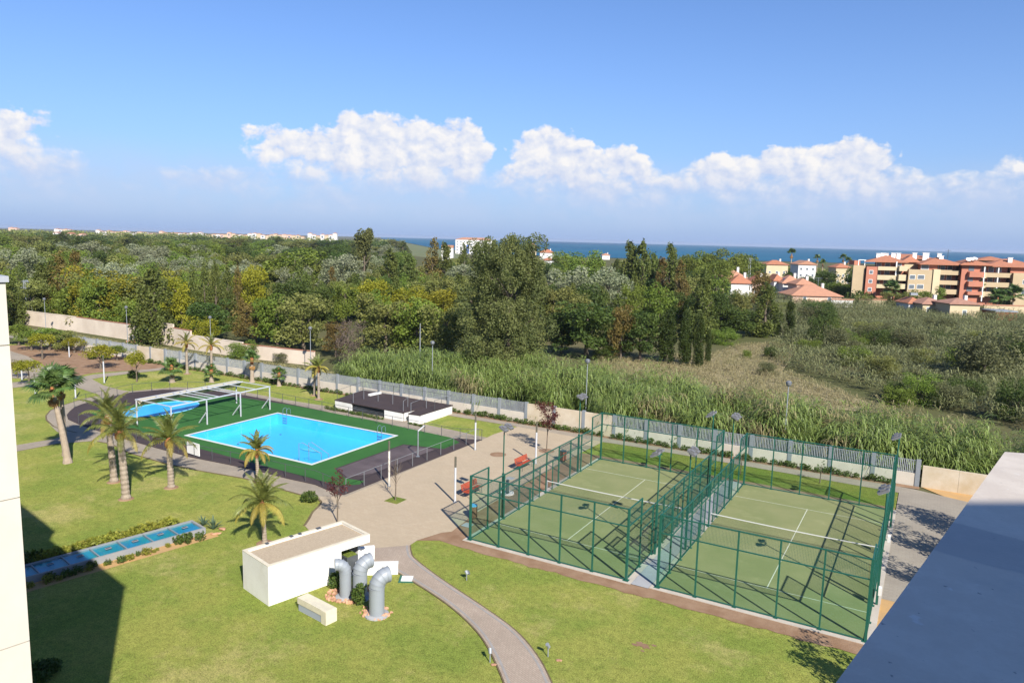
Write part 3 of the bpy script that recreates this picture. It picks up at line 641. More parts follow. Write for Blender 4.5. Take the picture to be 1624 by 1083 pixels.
# ================================================================ PERIMETER FENCE
FV = 63.75; M_fw = mat('fence_base_render', (.56, .50, .42), .9, (.46, .41, .34), .7, .5, .1, 20, .2)
M_fws = mat('stained_wall_render', (.58, .51, .41), .9, (.42, .33, .21), .55, .4, .1, 20, .2)
t = thing('perimeter_fence', 'long pale wall with grey metal bars on top, behind the garden and courts', 'fence', (0, FV, 0))
me_pil = MB().box(-.16, -.13, 0, .16, .13, 2.12).mesh('pillar', M_greym); me_bar = MB().box(-.022, -.012, 0, .022, .012, 1.05).mesh('bar', mat('fence_bar_metal', (.38, .40, .43), .45, None, spec=.5))
me_bar2 = me_bar
solid = [(-97, -91), (-33.0, -25.9)]
U0, U1, BAY = -125.0, 0.0, 3.1
nb = int((U1-U0)/BAY); bars = []
for k in range(nb):
    u0 = U0+(U1-U0)*k/nb; u1 = U0+(U1-U0)*(k+1)/nb; mid = (u0+u1)/2
    put('pillar', me_pil, t, (u1, 0, 0))
    if any(a <= mid <= b_ for a, b_ in solid):
        MB().box(u0+.16, -.09, 0, u1-.16, .09, 2.0).build('wall_panel', M_fws, t); continue
    MB().box(u0+.16, -.09, 0, u1-.16, .09, 1.02).build('wall_panel', M_fw, t)
    MB().box(u0+.16, -.02, 1.10, u1-.16, .02, 1.14).build('rail', M_greym, t); MB().box(u0+.16, -.02, 2.02, u1-.16, .02, 2.06).build('rail', M_greym, t)
    n = 22
    for j in range(n): bars.append(u0+.16+(u1-u0-.32)*(j+.5)/n)
bars.sort(key=lambda u: math.hypot(u, FV))
for u in bars[:290]: put('bar', me_bar, t, (u, 0, 1.02))
b = MB()
for u in bars[290:]: b.box(u-.022, -.012, 1.02, u+.022, .012, 2.07)
o = b.build('far_bars', MATS['fence_bar_metal'], t); o['kind'] = 'stuff'
# solid stained wall at the right end
t = thing('boundary_wall', 'smooth stained cream wall continuing the fence behind the orange sand', 'wall', (.3, FV, 0))
for k in range(6): MB().box(k*2.42, -.1, 0, k*2.42+2.405, .1, 1.72-.004*k).build('wall_panel', M_fws, t)
t = thing('tube_barrier', 'low rusty tube barrier standing in the orange sand', 'railing', (4.2, 61.9, .05), R_(-8))
for x in (0, 1.5, 3.0): MB().tube([(x, 0, 0), (x, 0, .42)], .02, 6).build('post', mat('rusty_metal', (.18, .10, .06), .8), t)
MB().tube([(-.2, 0, .42), (3.2, 0, .42)], .02, 6).build('rail', MATS['rusty_metal'], t)
# ================================================================ STREET AND GARDEN LAMPS
M_glob = glassmat('lamp_globe', (.45, .47, .5), .8, (.25, .26, .28), .6)
def street_lamp(p, h, lab):
    t = thing('street_lamp', lab, 'street lamp', (p[0], p[1], 0), 0, 'tall grey lamps along the lane behind the fence')
    MB().tube([(0, 0, 0), (0, 0, 1.2), (0, 0, h-.3)], [.07, .055, .04], 8).build('pole', M_greym, t)
    b = MB().lathe([(.06, h-.3), (.2, h-.22), (.26, h-.05), (.22, h+.1), (.1, h+.18)], 12); b.build('globe', M_glob, t, smooth=True)
    MB().lathe([(.27, h-.02), (.24, h+.06), (.05, h+.2)], 12).build('cap', M_darkm, t)
for px, pt, q, lab in ((686, 543, (-49.5, 67.2), 'tall grey lamp in the cane behind the dark flat roof'), (932, 572, (-27.6, 66.3), 'tall grey lamp in the cane behind the left padel court'), (1251, 607, (-9.35, 66.6), 'tall grey lamp in the cane behind the right padel court'),
                   (492, 520, (-70.5, 71.6), 'grey lamp near the broken end of the cream wall'), (333, 503, (-93.5, 71.4), 'grey lamp between the yellow palms and the cream wall'), (200, 487, (-117, 70.0), 'grey lamp left of the big dark conifer by the wall'), (70, 474, (-144, 71), 'farthest left grey lamp in front of the cream wall')):
    d = pray(px, pt); k = q[1]/d.y; x = d.x*k; h = CAMZ+d.z*k
    street_lamp((x, q[1]), max(4.5, h), lab)
def column(px, pb, top, lab, tilt=0, bands=False):
    p = at(px, pb, .07)
    t = thing('lamp_column', lab, 'lamp', (p.x, p.y, .07), 0, 'white cylindrical lamp columns')
    h = 3.2 if top is None else max(2.2, zof(px, top, p)-.07)
    MB().tube([(0, 0, 0), (0, 0, h-.75)], .075, 12).build('column', M_whitem if not bands else mat('banded_column', (.62, .60, .55), .8, (.4, .36, .3), 3), t)
    MB().tube([(0, 0, h-.75), (0, 0, h)], .068, 12).build('louvre_head', mat('lamp_louvre', (.13, .115, .07), .6), t)
    b = MB()
    for k in range(7): b.lathe([(.08, h-.7+.1*k), (.08, h-.67+.1*k)], 12)
    b.build('louvre_ring', M_darkm, t); MB().lathe([(.14, 0), (.14, .02)], 10).build('base', M_greym, t)
column(721.5, 796.5, 724, 'white lamp column on the plaza beside the nearer red bench')
column(753.5, 713, 656, 'white lamp column at the far corner of the pool railing')
column(849.5, 735, 671, 'white lamp column on the plaza just in front of the purple tree')
column(617, 770.5, 699, 'stained lamp column where the pool railing meets the plaza', bands=True)
column(165.5, 607, 563, 'white lamp column on the back lawn by the garden path junction')
column(120, 631, 595, 'white lamp column left of the curved end of the pool path')
column(56, 624, 592, 'short white lamp column on the left lawn by the small yellow tree')
column(110, 566, 548, 'distant white lamp column among the back garden trees')
column(35, 602, 572, 'pale lamp column at the far left paving edge')
# ================================================================ PLAZA FURNITURE
M_red = mat('red_slats', (.36, .065, .030), .45, (.28, .05, .025), 5, .5, per=.05)
def bench(p, rot, lab):
    t = thing('park_bench', lab, 'bench', (p[0], p[1], .07), rot, 'red slatted benches')
    sl_ = MB().box(-.95, -.045, -.018, .95, .045, .018).mesh('slat', M_red)
    for k in range(5): put('slat', sl_, t, (0, -.22+.105*k, .45))
    for k in range(4): put('slat', sl_, t, (0, .30+.028*k, .56+.105*k), (R_(76), 0, 0))
    for s in (-.75, .75):
        MB().tube([(s, -.25, .43), (s, .24, .43), (s, .40, .92)], .022, 6).build('frame', M_darkm, t)
        MB().tube([(s, -.22, .43), (s, -.26, 0)], .022, 6).build('leg', M_darkm, t); MB().tube([(s, .22, .43), (s, .30, 0)], .022, 6).build('leg', M_darkm, t)
        MB().tube([(s, -.25, .43), (s, -.25, .65), (s, .33, .67)], .018, 6).build('armrest', M_darkm, t)
    return t
bench((-27.25, 42.9), R_(88), 'red slatted bench on the plaza, the nearer of the pair'); bench((-27.2, 50.4), R_(88), 'red slatted bench on the plaza, the farther of the pair')
bench((3.0, 50.6), R_(86), 'red bench on the grey walkway, half hidden by the roof parapet')
def bin_(p, col, lab, top=None):
    t = thing('litter_bin', lab, 'bin', (p[0], p[1], .07)); mm = mat('bin_'+lab[:4].strip(), col, .7, tuple(c*.8 for c in col), 6)
    for k in range(12): an = k*math.pi/6; put('slat', MB().box(-.07, -.012, .1, .07, .012, .85).mesh('slat', mm), t, (.25*math.cos(an), .25*math.sin(an), 0), an+math.pi/2)
    MB().lathe([(.23, .05), (.235, .83)], 14).build('liner', M_darkm, t); MB().lathe([(.27, .84), (.27, .9)], 14).build('rim', top or M_darkm, t); MB().lathe([(.06, 0), (.06, .1)], 8).build('base', M_darkm, t)
bin_((-24.85, 39.2), (.20, .095, .06), 'brown wooden litter bin with blue rim by the corner of the court', mat('blue_rim_paint', (.10, .35, .62), .5))
bin_((-25.5, 53.9), (.34, .09, .055), 'red litter bin beyond the farther bench near the court')
t = thing('drinking_fountain', 'dark drinking fountain post in a round white basin beside the court', 'fountain', (-25.35, 44.5, .07))
MB().lathe([(.48, 0), (.48, .10), (.40, .10), (.38, .04)], 18).build('basin', M_white, t); MB().lathe([(.13, .02), (.12, .9), (.14, .95), (.08, 1.05)], 12).build('post', M_darkm, t); MB().tube([(0, 0, .85), (0, -.2, .88), (0, -.22, .8)], .02, 6).build('tap', M_steel, t)
for q, lab in (((-26.9, 47.6), 'square iron cover in the plaza between the benches'), ((-24.5, 38.0), 'pale stone slab in the plaza edge by the corner bin')):
    o = MB().box(-.3, -.3, 0, .3, .3, .02).build('manhole_cover', M_grey, None, (*q, .071)); tag(o, lab, 'manhole cover')
# ================================================================ WHITE HUT, VENTS, SMALL WALLS
HB = R_(-11.5-2.0)
O = at(425, 899, 2.05)                     # near right roof corner
hr = math.atan2(5.79, 1.46) - math.pi/2    # long side direction
t = thing('pump_house', 'small white rendered hut with gravel roof by the plaza', 'hut', (O.x, O.y, 0), hr)
W_, L_ = 2.63, 5.95
MB().box(-W_, 0, 0, 0, 4.15, 1.62).build('wall', M_white, t)
b = MB(); b.box(-W_-.001, -.001, 1.62, .001, L_, 1.93); b.box(-W_-.001, -.001, 1.93, -W_+.17, L_, 2.06).box(-.17, -.001, 1.93, .001, L_, 2.06).box(-W_+.17, -.001, 1.93, -.17, .17, 2.06).box(-W_+.17, L_-.17, 1.93, -.17, L_, 2.06)
b.build('roof', M_white, t)
cpm = mat('cream_coping', (.62, .56, .43), .85, (.52, .47, .37), 3)
MB().box(-W_-.01, -.01, 2.06, -W_+.18, L_+.01, 2.085).box(-.18, -.01, 2.06, .01, L_+.01, 2.083).box(-W_+.18, -.01, 2.06, -.18, .18, 2.084).box(-W_+.18, L_-.18, 2.06, -.18, L_+.01, 2.084).build('coping', cpm, t)
MB().box(-W_+.17, .17, 1.93, -.17, L_-.17, 1.965).build('gravel', mat('roof_gravel', (.47, .38, .27), 1, (.33, .26, .18), 14, .3, 1.0, 22, detail=3), t)
for y in (1.2, 2.6, 3.1, 4.2): MB().box(-W_+.03, y, 2.085, -W_+.22, y+.16+.1*(y == 4.2), 2.13).build('debris', M_darkm, t)
MB().box(-W_, 4.15, 0, -W_+.15, L_, 1.62).build('wall', M_white, t); MB().box(-W_+.15, 5.8, -.0, -.9, L_, 1.62).build('wall', M_white, t)
MB().box(-2.2, 4.16, 0, -1.2, 4.19, 1.5).build('door', M_greym, t); MB().box(-W_+.02, 4.17, .0, -.05, 5.75, .085).build('stair_floor', M_grey, t)
def lowwall(p, q, h, lab):
    p, q = Vector(p), Vector(q); o = thing('low_wall', lab, 'wall', (p.x, p.y, 0), math.atan2((q-p).y, (q-p).x)); L = (q-p).length
    MB().box(0, -.13, 0, L, .13, h-.04).build('wall', M_white, o); MB().box(-.02, -.15, h-.04, L+.02, .15, h).build('coping', cpm if False else M_white, o)
lowwall((-27.3, 29.8), (-26.2, 31.0), .8, 'short white wall beside the hut stairwell, farther one'); lowwall((-25.75, 28.95), (-23.95, 30.3), .68, 'short white wall behind the right grey vent pipe')
t = thing('planter_box', 'dark box with grass on top in the hut stairwell', 'planter', (-26.35, 29.0, 0), hr); MB().box(-.8, -.35, 0, .45, .35, 1.05).build('box', M_darkm, t); MB().box(-.75, -.3, 1.05, .4, .3, 1.1).build('grass', M_lawn2, t)
# vent pipes: fat grey ducts with segmented elbows
M_pipe = mat('grey_duct', (.26, .285, .31), .5, (.235, .255, .285), 1.5, .5, spec=.5, metal=.05)
def elbow(px, pb, pt, r, dirv, lab, straight):
    p = at(px, pb, .05); ztop = zof(px, pt, p)
    t = thing('vent_pipe', lab, 'vent pipe', (p.x, p.y, .03), 0, 'three grey ventilation pipes by the hut')
    MB().tube([(0, 0, 0), (0, 0, straight)], r, 24, False).build('duct', M_pipe, t, smooth=True)
    MB().lathe([(r+.015, straight-.02), (r+.015, straight+.02)], 24).build('seam', M_pipe, t)
    MB().lathe([(r+.22, 0), (r+.22, .06), (r+.06, .10)], 18).build('base', M_grey, t)
    d = Vector((*dirv, 0)).normalized(); Rb = r*1.45; prev = Vector((0, 0, straight)); pts = [prev.copy()]
    for a_ in (20, 40, 60, 80):
        q = Vector((0, 0, straight)) + d*(Rb*(1-math.cos(R_(a_)))) + Vector((0, 0, 1))*Rb*math.sin(R_(a_)); pts.append(q)
    pts.append(pts[-1]+d*.16)
    for i in range(len(pts)-1):
        e_ = MB(); dd = (pts[i+1]-pts[i]).normalized()
        def ring(c_, i_):
            tn = (pts[min(i_+1, len(pts)-1)]-pts[max(i_-1, 0)]).normalized(); s1 = d.cross(Vector((0, 0, 1))).normalized(); s2 = tn.cross(s1).normalized()
            return [c_ + s1*math.cos(k*math.pi/12)*r + s2*math.sin(k*math.pi/12)*r for k in range(24)]
        A1, A2 = ring(pts[i], i), ring(pts[i+1], i+1)
        for k in range(24): e_.quad(A1[k], A1[(k+1) % 24], A2[(k+1) % 24], A2[k])
        e_.build('elbow_segment', M_pipe, t)
        lip = [x + (x-pts[i+1]).normalized()*.012 for x in A2]; b2 = MB().tube(lip+[lip[0]], .012, 5, False); b2.build('seam', M_pipe, t)
    inner = MB(); A3 = ring(pts[-1]-d*.28, len(pts)-1); A3 = [x-(x-(pts[-1]-d*.28)).normalized()*.02 for x in A3]; inner.f = [tuple(range(24))]; inner.v = [tuple(x) for x in A3]; inner.mi = [0]
    inner.build('duct_inside', mat('duct_dark', (.16, .15, .13), .8), t)
elbow(548, 946, 0, .29, (-.72, -.75), 'left grey vent pipe, its mouth turned towards the hut', 1.35)
elbow(571, 946, 0, .36, (.35, .95), 'middle grey vent pipe behind the shrub', 1.30)
elbow(597.5, 974, 0, .37, (.45, .9), 'right grey vent pipe in its own ring of stones', 1.40)
# stones round the vents
M_stone = mat('orange_stone', (.40, .18, .095), .85, (.47, .31, .21), 2.2, .4, .3, 14, per=.22, coords='Generated')
def stone_mesh(seed):
    r2 = random.Random(seed); bm = bmesh.new(); bmesh.ops.create_icosphere(bm, subdivisions=1, radius=1)
    for v in bm.verts: v.co *= r2.uniform(.75, 1.15); v.co.z *= .7
    me = bpy.data.meshes.new('stone'); bm.to_mesh(me); bm.free(); me.materials.append(M_stone); return me
SM = [stone_mesh(i) for i in range(6)]
def ring_of_stones(c, rx, ry, n, lab, wid=.28, rot=0):
    t = thing('stone_ring', lab, 'rocks', (c[0], c[1], .03), rot)
    for k in range(n):
        an = rng.uniform(0, 6.283); rr_ = 1+rng.uniform(-wid, wid*.25); s_ = rng.uniform(.055, .13)
        put('stone', SM[k % 6], t, (rx*rr_*math.cos(an), ry*rr_*math.sin(an), s_*.4), (rng.random()*6, rng.random(), rng.random()*6), (s_, s_*rng.uniform(.7, 1.2), s_*.9))
ring_of_stones((-24.45, 27.1), 1.15, .95, 150, 'ring of orange stones round the left and middle vent pipes', rot=.8)
ring_of_stones((-22.15, 26.35), .78, .62, 80, 'ring of pale and orange stones round the right vent pipe', .4)
struct(sheet('stone_bed', [(-24.45+1.0*math.cos(k*.4), 27.1+.85*math.sin(k*.4)) for k in range(16)], .036, M_soil))
# long stone bench block on the lawn
P0 = at(515, 990, 0.03); t = thing('stone_bench', 'low cream stone block seat on grey base in front of the hut', 'bench', (-23.3, 24.45, .03), math.atan2(.35, -2.3))
MB().box(.03, -.30, 0, 2.15, .24, .42).build('base', mat('bench_base', (.30, .33, .38), .8), t); MB().box(0, -.33, .36, 2.2, .27, .66).build('top', mat('cream_stone', (.60, .55, .42), .85, (.50, .46, .36), 4, .5, .2, 30), t)
MB().box(-.02, -.35, 0, .34, .29, .64).build('end_block', MATS['cream_stone'], t)
t = thing('manhole_cover', 'white square cover with green surround in the lawn beside the hut', 'manhole cover', (-23.1, 30.0, .03), R_(30)); MB().box(-.42, -.42, 0, .42, .42, .035).build('frame', mat('green_plastic', (.03, .12, .08), .6), t); MB().box(-.3, -.3, .035, .3, .3, .06).build('lid', M_white, t)
# garden spot lights
def spot(px, py, h, lab, tw=False):
    p = at(px, py, .03); t = thing('garden_spotlight', lab, 'garden light', (p.x, p.y, .03), rng.random()*3, 'short lawn lights beside the brick path')
    MB().tube([(0, 0, 0), (0, 0, h*.75)], .025, 6).build('stake', M_greym, t)
    MB().tube([(0, -.05, h*.7), (0, .08, h)], [.07, .085], 10).build('lamp_head', M_greym, t)
    if tw: MB().tube([(.14, -.05, h*.6), (.14, .08, h*.9)], [.06, .07], 10).build('lamp_head', M_darkm, t)
spot(740, 920, .52, 'twin lawn spotlight left of the padel courts, farthest up the path', True); spot(869, 1041, .62, 'thin lawn light right of the brick path'); spot(777, 1050, .62, 'thin lawn light left of the brick path')
for px, py, lab in ((886, 1047, 'white stone in the lawn right of the brick path'), (783, 1054, 'flat white stone at the foot of the left lawn light')):
    p = at(px, py, .03); tag(put('stone', SM[1], None, (p.x, p.y, .06), .4, (.16, .11, .06)), lab, 'rock'); 
r9 = random.Random(4)
for cx_, cy_, q_ in ((-10.1, 30.5, .42), (-10.45, 30.35, .2), (-9.7, 30.75, .16), (-9.95, 30.05, .12)):
    struct(sheet('bare_patch', [(cx_+q_*r9.uniform(.45, 1.1)*math.cos(k*.314), cy_+q_*r9.uniform(.3, .75)*math.sin(k*.314)) for k in range(20)], .048+.001*q_, M_soil))
# ================================================================ BLUE GLAZED LIGHT WELL
N0, F0, N1 = at(321.6, 836.5, .42), at(304.9, 824, .42), at(42, 914, .42); gdir = Vector((N1.x-N0.x, N1.y-N0.y)).normalized(); org = Vector((F0.x, F0.y)); pn_ = Vector((-gdir.y, gdir.x)); wd = (Vector((N0.x, N0.y))-org).dot(pn_); org = Vector((N0.x, N0.y))-pn_*wd
t = thing('glazed_light_well', 'long raised row of blue glazed tanks in a grey wall, flanked by plants', 'skylight', (org.x, org.y, 0), math.atan2(gdir.y, gdir.x))
n = 8; cw = 1.44
M_wb = mat('tank_lining', (.02, .28, .25), .4, (.02, .19, .38), .8, .5); M_wg = glassmat('tank_glass', (.86, .97, 1.0), .9)
b = MB(); b.box(-.12, -.15, 0, n*cw+.12, 0, .42).box(-.12, -wd-.12, 0, n*cw+.12, -wd, .42).box(-.12, -wd, 0, 0, 0, .42).box(n*cw, -wd, 0, n*cw+.12, 0, .42)
bb = MB(); bb.box(-.12, 0, 0, n*cw+.12, .15, .42).box(-.12, wd, 0, n*cw+.12, wd+.12, .42).box(-.12, .15, 0, 0, wd, .42).box(n*cw, .15, 0, n*cw+.12, wd, .42)
bb.build('wall', mat('grey_render', (.22, .235, .255), .85, (.27, .265, .25), 1.2, .5), t)
for k in range(n):
    pn = MB(); pn.box(k*cw+.005, .16, .02, (k+1)*cw-.005, wd-.01, .28); pn.build('tank_floor', M_wb, t)
    pn = MB(); pn.box(k*cw+.03, .17, .37, (k+1)*cw-.03, wd-.02, .385); pn.build('glass_pane', M_wg, t)
    fx_ = put('vent_grille', MB().box(-.16, -.1, 0, .16, .1, .03).mesh('vent_grille', M_greym), t, ((k+.5)*cw, wd*.5, .40)); put('slot', MB().box(-.12, -.06, .03, .12, .06, .036).mesh('slot', M_darkm), fx_)
    if k: MB().box(k*cw-.03, .15, .05, k*cw+.03, wd, .41).build('bar', M_greym, t)
# ================================================================ CREAM BUILDING (LEFT) AND THE ROOF WE STAND ON
M_cream = mat('cream_panel', (.56, .52, .44), .75, (.51, .47, .395), .5, .6, .05, 20, .2)
cor = Vector((-16.03, 7.83)); ar = R_(-11.5)
t = thing('cream_building', 'cream panelled building cutting in at the left edge', 'building', (cor.x, cor.y, 0), ar)
MB().box(-46, -22, 0, -.03, -.03, 16.1).build('body', M_cream, t)
zs = [0, 3.08, 6.25, 9.41, 12.57, 15.74, 17.0]
for i in range(6):
    for j in range(7):
        x = -.03; MB().box(-.03, -3.15*(j+1)+.006, zs[i]+.012, 0, -3.15*j-.006 if j else 0, zs[i+1]-.012).build('facade_panel', M_cream, t)
    for j in range(13):
        hi = zs[i+1] if i < 5 else (17.0 if (j*3.5 < 4.5 or j*3.5 >= 10.3) else 16.1)
        if hi > zs[i]+.1: MB().box(-3.5*(j+1)+.006, -.03, zs[i]+.012, -3.5*j-.006 if j else -.03, 0, hi-.012).build('facade_panel', M_cream, t)
for x0, x1 in ((-4.5, -.03), (-46, -10.3)): MB().box(x0, -22, 16.1, x1, -.03, 17.0).build('roof_block', M_cream, t)
cop = mat('grey_coping', (.42, .43, .45), .5, None, metal=.3)
MB().box(-4.53, -22.03, 17.0, .05, .05, 17.12).box(-46, -22.03, 17.0, -10.27, .05, 17.12).build('coping', cop, t)
# our own roof
d1 = Vector((.184, .983)); n1 = Vector((.983, -.184)); fc = Vector((.405, 4.81))
def pl(al, ac): q = fc - d1*al + n1*ac; return (q.x, q.y)
t = thing('roof_terrace_building', 'roof parapet of the building the picture is taken from, lower right', 'building', (0, 0, 0))
far = [fc, fc+Vector((.83, .40))*1.15]
def stained():
    m = bpy.data.materials.new('parapet_paint'); m.use_nodes = True; g = NT(m.node_tree); b = g.N['Principled BSDF']
    tc = g.n('ShaderNodeTexCoord'); V = tc.outputs['Object']
    col = g.mix(g.ss(g.noise(V, 3.5, 7, .7), .40, .62), (.50, .43, .35), (.56, .49, .405))
    col = g.mix(g.m('MULTIPLY', g.ss(g.noise(V, 13, 3, .5), .68, .74), .55), col, (.62, .60, .57)); col = g.mix(g.m('MULTIPLY', g.ss(g.noise(V, 1.1, 6, .7), .48, .66), .35), col, (.27, .255, .24)); col = g.mix(g.m('MULTIPLY', g.ss(g.noise(V, 31, 2, .5), .70, .76), .7), col, (.10, .10, .10))
    # a darker rounded patch with its own outline
    sp = g.n('ShaderNodeSeparateXYZ'); g.L.new(V, sp.inputs[0])
    u = g.m('SUBTRACT', sp.outputs[0], PATCH[0]); v = g.m('SUBTRACT', sp.outputs[1], PATCH[1])
    a_ = g.m('ADD', g.m('MULTIPLY', u, PATCH[2]), g.m('MULTIPLY', v, PATCH[3])); c_ = g.m('SUBTRACT', g.m('MULTIPLY', v, PATCH[2]), g.m('MULTIPLY', u, PATCH[3]))
    q = g.m('ADD', g.m('POWER', g.m('ABSOLUTE', g.m('DIVIDE', a_, PATCH[4])), 3.0), g.m('POWER', g.m('ABSOLUTE', g.m('DIVIDE', c_, PATCH[5])), 2.4))
    q = g.m('ADD', q, g.m('MULTIPLY', g.noise(V, 6, 3, .5), .35))
    col = g.mix(g.m('MULTIPLY', g.ss(q, .98, 1.3, 1.0, 0.0), .5), col, (.21, .21, .22))
    g.L.new(col, b.inputs['Base Color']); b.inputs['Roughness'].default_value = .48; b.inputs['Specular IOR Level'].default_value = .7
    bp = g.n('ShaderNodeBump'); bp.inputs['Strength'].default_value = .35; bp.inputs['Distance'].default_value = .004
    g.L.new(g.noise(V, 60, 4, .6), bp.inputs['Height']); g.L.new(bp.outputs[0], b.inputs['Normal'])
    return m
pa, pb_ = at(1400, 790, 17.0), at(1624, 880, 17.0); pdv = Vector((pb_.x-pa.x, pb_.y-pa.y)).normalized()
PATCH = (pb_.x-.03, pb_.y+.02, pdv.x, pdv.y, .38, .20)
q0 = at(1422, 828, 17.0); q1 = at(1700, 905, 17.0); pdv = Vector((q1.x-q0.x, q1.y-q0.y)); PATCH = ((q0.x+q1.x)/2, (q0.y+q1.y)/2, pdv.normalized().x, pdv.normalized().y, pdv.length*.47, .19)
M_par = stained()
MB().prism([pl(0, 0), (fc.x+.95, fc.y+.30), (fc.x+.95-.184*8, fc.y+.30-.983*8), pl(8, 0)], 16.0, 17.0).build('parapet', M_par, t)
MB().prism([pl(.02, .02), (fc.x+12, fc.y-2.0), (fc.x+10, -14), pl(18, .02)], 0, 16.0).build('body', M_cream, t)
MB().prism([(3.15, -1.93), (9.5, 2.27), (12, -2), (5.6, -6.2)], 16.0, 22.0).build('shade_block', M_cream, t)  # unseen mass added out of view, shaped to cast shade on the parapet
# ================================================================ VEGETATION
def cards(Cc, size, mat_, name, asp=.5, up=.3, var=None, tri=False):
    "many small leaf faces: Cc centres (n,3), random orientation leaning outwards/up; one mesh with a leafvar attribute"
    n = len(Cc); size = np.broadcast_to(size, (n,)) if np.ndim(size) == 0 else size
    d1 = NR.normal(size=(n, 3)); d1 /= np.linalg.norm(d1, axis=1)[:, None]
    d2 = NR.normal(size=(n, 3)); d2[:, 2] += up; d2 -= (d2*d1).sum(1)[:, None]*d1; d2 /= np.linalg.norm(d2, axis=1)[:, None]
    a = d1*size[:, None]*.5; b = d2*size[:, None]*.5*asp
    V = np.stack([Cc-a, Cc-b*.9+a*.1, Cc+a, Cc+b*1.1], 1).reshape(-1, 3)
    return rawmesh(name, V, n, 4, mat_, var)
def rawmesh(name, V, n, k, mat_, var=None, mats=None):
    me = bpy.data.meshes.new(name); me.vertices.add(n*k); me.loops.add(n*k); me.polygons.add(n)
    me.vertices.foreach_set('co', np.asarray(V, np.float32).ravel()); me.loops.foreach_set('vertex_index', np.arange(n*k, dtype=np.int32))
    me.polygons.foreach_set('loop_start', np.arange(0, n*k, k, dtype=np.int32)); me.polygons.foreach_set('loop_total', np.full(n, k, np.int32))
    at_ = me.attributes.new('leafvar', 'FLOAT', 'FACE'); at_.data.foreach_set('value', np.asarray(var if var is not None else NR.random(n), np.float32))
    me.materials.append(mat_); me.update(calc_edges=True); return me
def blob_points(cs, n, shell=.55):
    "points in a union of ellipsoid clumps, denser near their skins; cs rows = x,y,z,rx,ry,rz"
    cs = np.array(cs); w = (cs[:, 3]*cs[:, 4]*cs[:, 5])**(.667); idx = NR.choice(len(cs), n, p=w/w.sum())
    d = NR.normal(size=(n, 3)); d /= np.linalg.norm(d, axis=1)[:, None]
    r = shell+(1-shell)*NR.random(n)**.7
    return cs[idx, :3]+d*r[:, None]*cs[idx, 3:6], idx, d
def crown_mesh(kind, seed, H, Rr, nleaf, size, m, form='round', trunk=.25, nclump=45):
    global NR
    NR = np.random.default_rng(seed); cs = []
    z0 = H*trunk; hz = (H-z0)/2; zc = z0+hz
    for i in range(nclump):
        if form == 'round':
            d = NR.normal(size=3); d /= np.linalg.norm(d); d[2] = (abs(d[2])*1.1-.35) if trunk > .15 else NR.uniform(-.95, 1)
            f = NR.uniform(.55, .85); rr_ = NR.uniform(.22, .36)*Rr
            cs.append((d[0]*Rr*f, d[1]*Rr*f, zc+d[2]*hz*f, rr_, rr_, rr_*.8))
        elif form == 'spire':
            t = NR.random()**1.15; w_ = Rr*(1-t)**.72*.82+.12*Rr; an = NR.uniform(0, 6.283); q = math.sqrt(NR.random())
            rr_ = Rr*(.34-.22*t); cs.append((w_*q*math.cos(an), w_*q*math.sin(an), z0*.5+(H-z0*.5)*t, rr_, rr_, rr_*1.7))
        elif form == 'column':
            t = NR.random(); w_ = Rr*(math.sin(math.pi*min(1, .12+t*.82))**.5)*.55; an = NR.uniform(0, 6.283)
            rr_ = Rr*.45*(1-.45*t); rr_ = Rr*.62*(1-.35*t); w_ *= .75; cs.append((w_*math.cos(an), w_*math.sin(an), .04*H+.88*H*t, rr_, rr_, rr_*1.9))
        elif form == 'tall':     # eucalyptus: several stacked masses with gaps
            t = NR.random(); an = NR.uniform(0, 6.283); env = Rr*(.62+.38*math.sin(t*9+seed))*(1-.55*t**2.5)
            q = NR.uniform(.45, .95); rr_ = Rr*NR.uniform(.16, .27); cs.append((env*q*math.cos(an), env*q*math.sin(an), z0+(H-z0-rr_)*t, rr_, rr_, rr_*1.15))
        elif form == 'umbrella':
            an = NR.uniform(0, 6.283); q = math.sqrt(NR.random())*.85; rr_ = Rr*NR.uniform(.2, .3)
            cs.append((Rr*q*math.cos(an), Rr*q*math.sin(an), H*.30+H*.58*math.sqrt(1-q*q)*NR.uniform(.3, 1), rr_, rr_, rr_*.75))
    P, idx, d = blob_points(cs, nleaf)
    cv = NR.random(len(cs)); var = np.clip(.62*cv[idx]+.26*NR.random(nleaf)+.06, 0, 1)
    return cards(P, size*NR.uniform(.6, 1.3, nleaf), m, 'crown', .55, .5, var)
def trunk_mesh(H, r, m, seed=0, limbs=5, spread=1.5):
    r2 = random.Random(seed); b = MB(); pts = [(0, 0, -.1)]; x = y = 0
    for k in range(1, 6): x += r2.uniform(-.06, .06)*H*.25; y += r2.uniform(-.06, .06)*H*.25; pts.append((x, y, H*k/5))
    b.tube(pts, [r*(1.25 if k == 0 else 1)*(1-.14*k) for k in range(6)], 7)
    for k in range(limbs):
        an = r2.uniform(0, 6.28); j = 2+k % 3; p = Vector(pts[j]); q = p+Vector((math.cos(an)*spread, math.sin(an)*spread, H*.3*r2.uniform(.6, 1.1)))
        b.tube([p, p.lerp(q, .5)+Vector((0, 0, .1)), q], [r*.45, r*.3, r*.12], 5)
    return b.mesh('trunk', m)
M_bark = mat('grey_bark', (.17, .135, .10), 1, (.10, .08, .06), 6, .5, .5, 20)
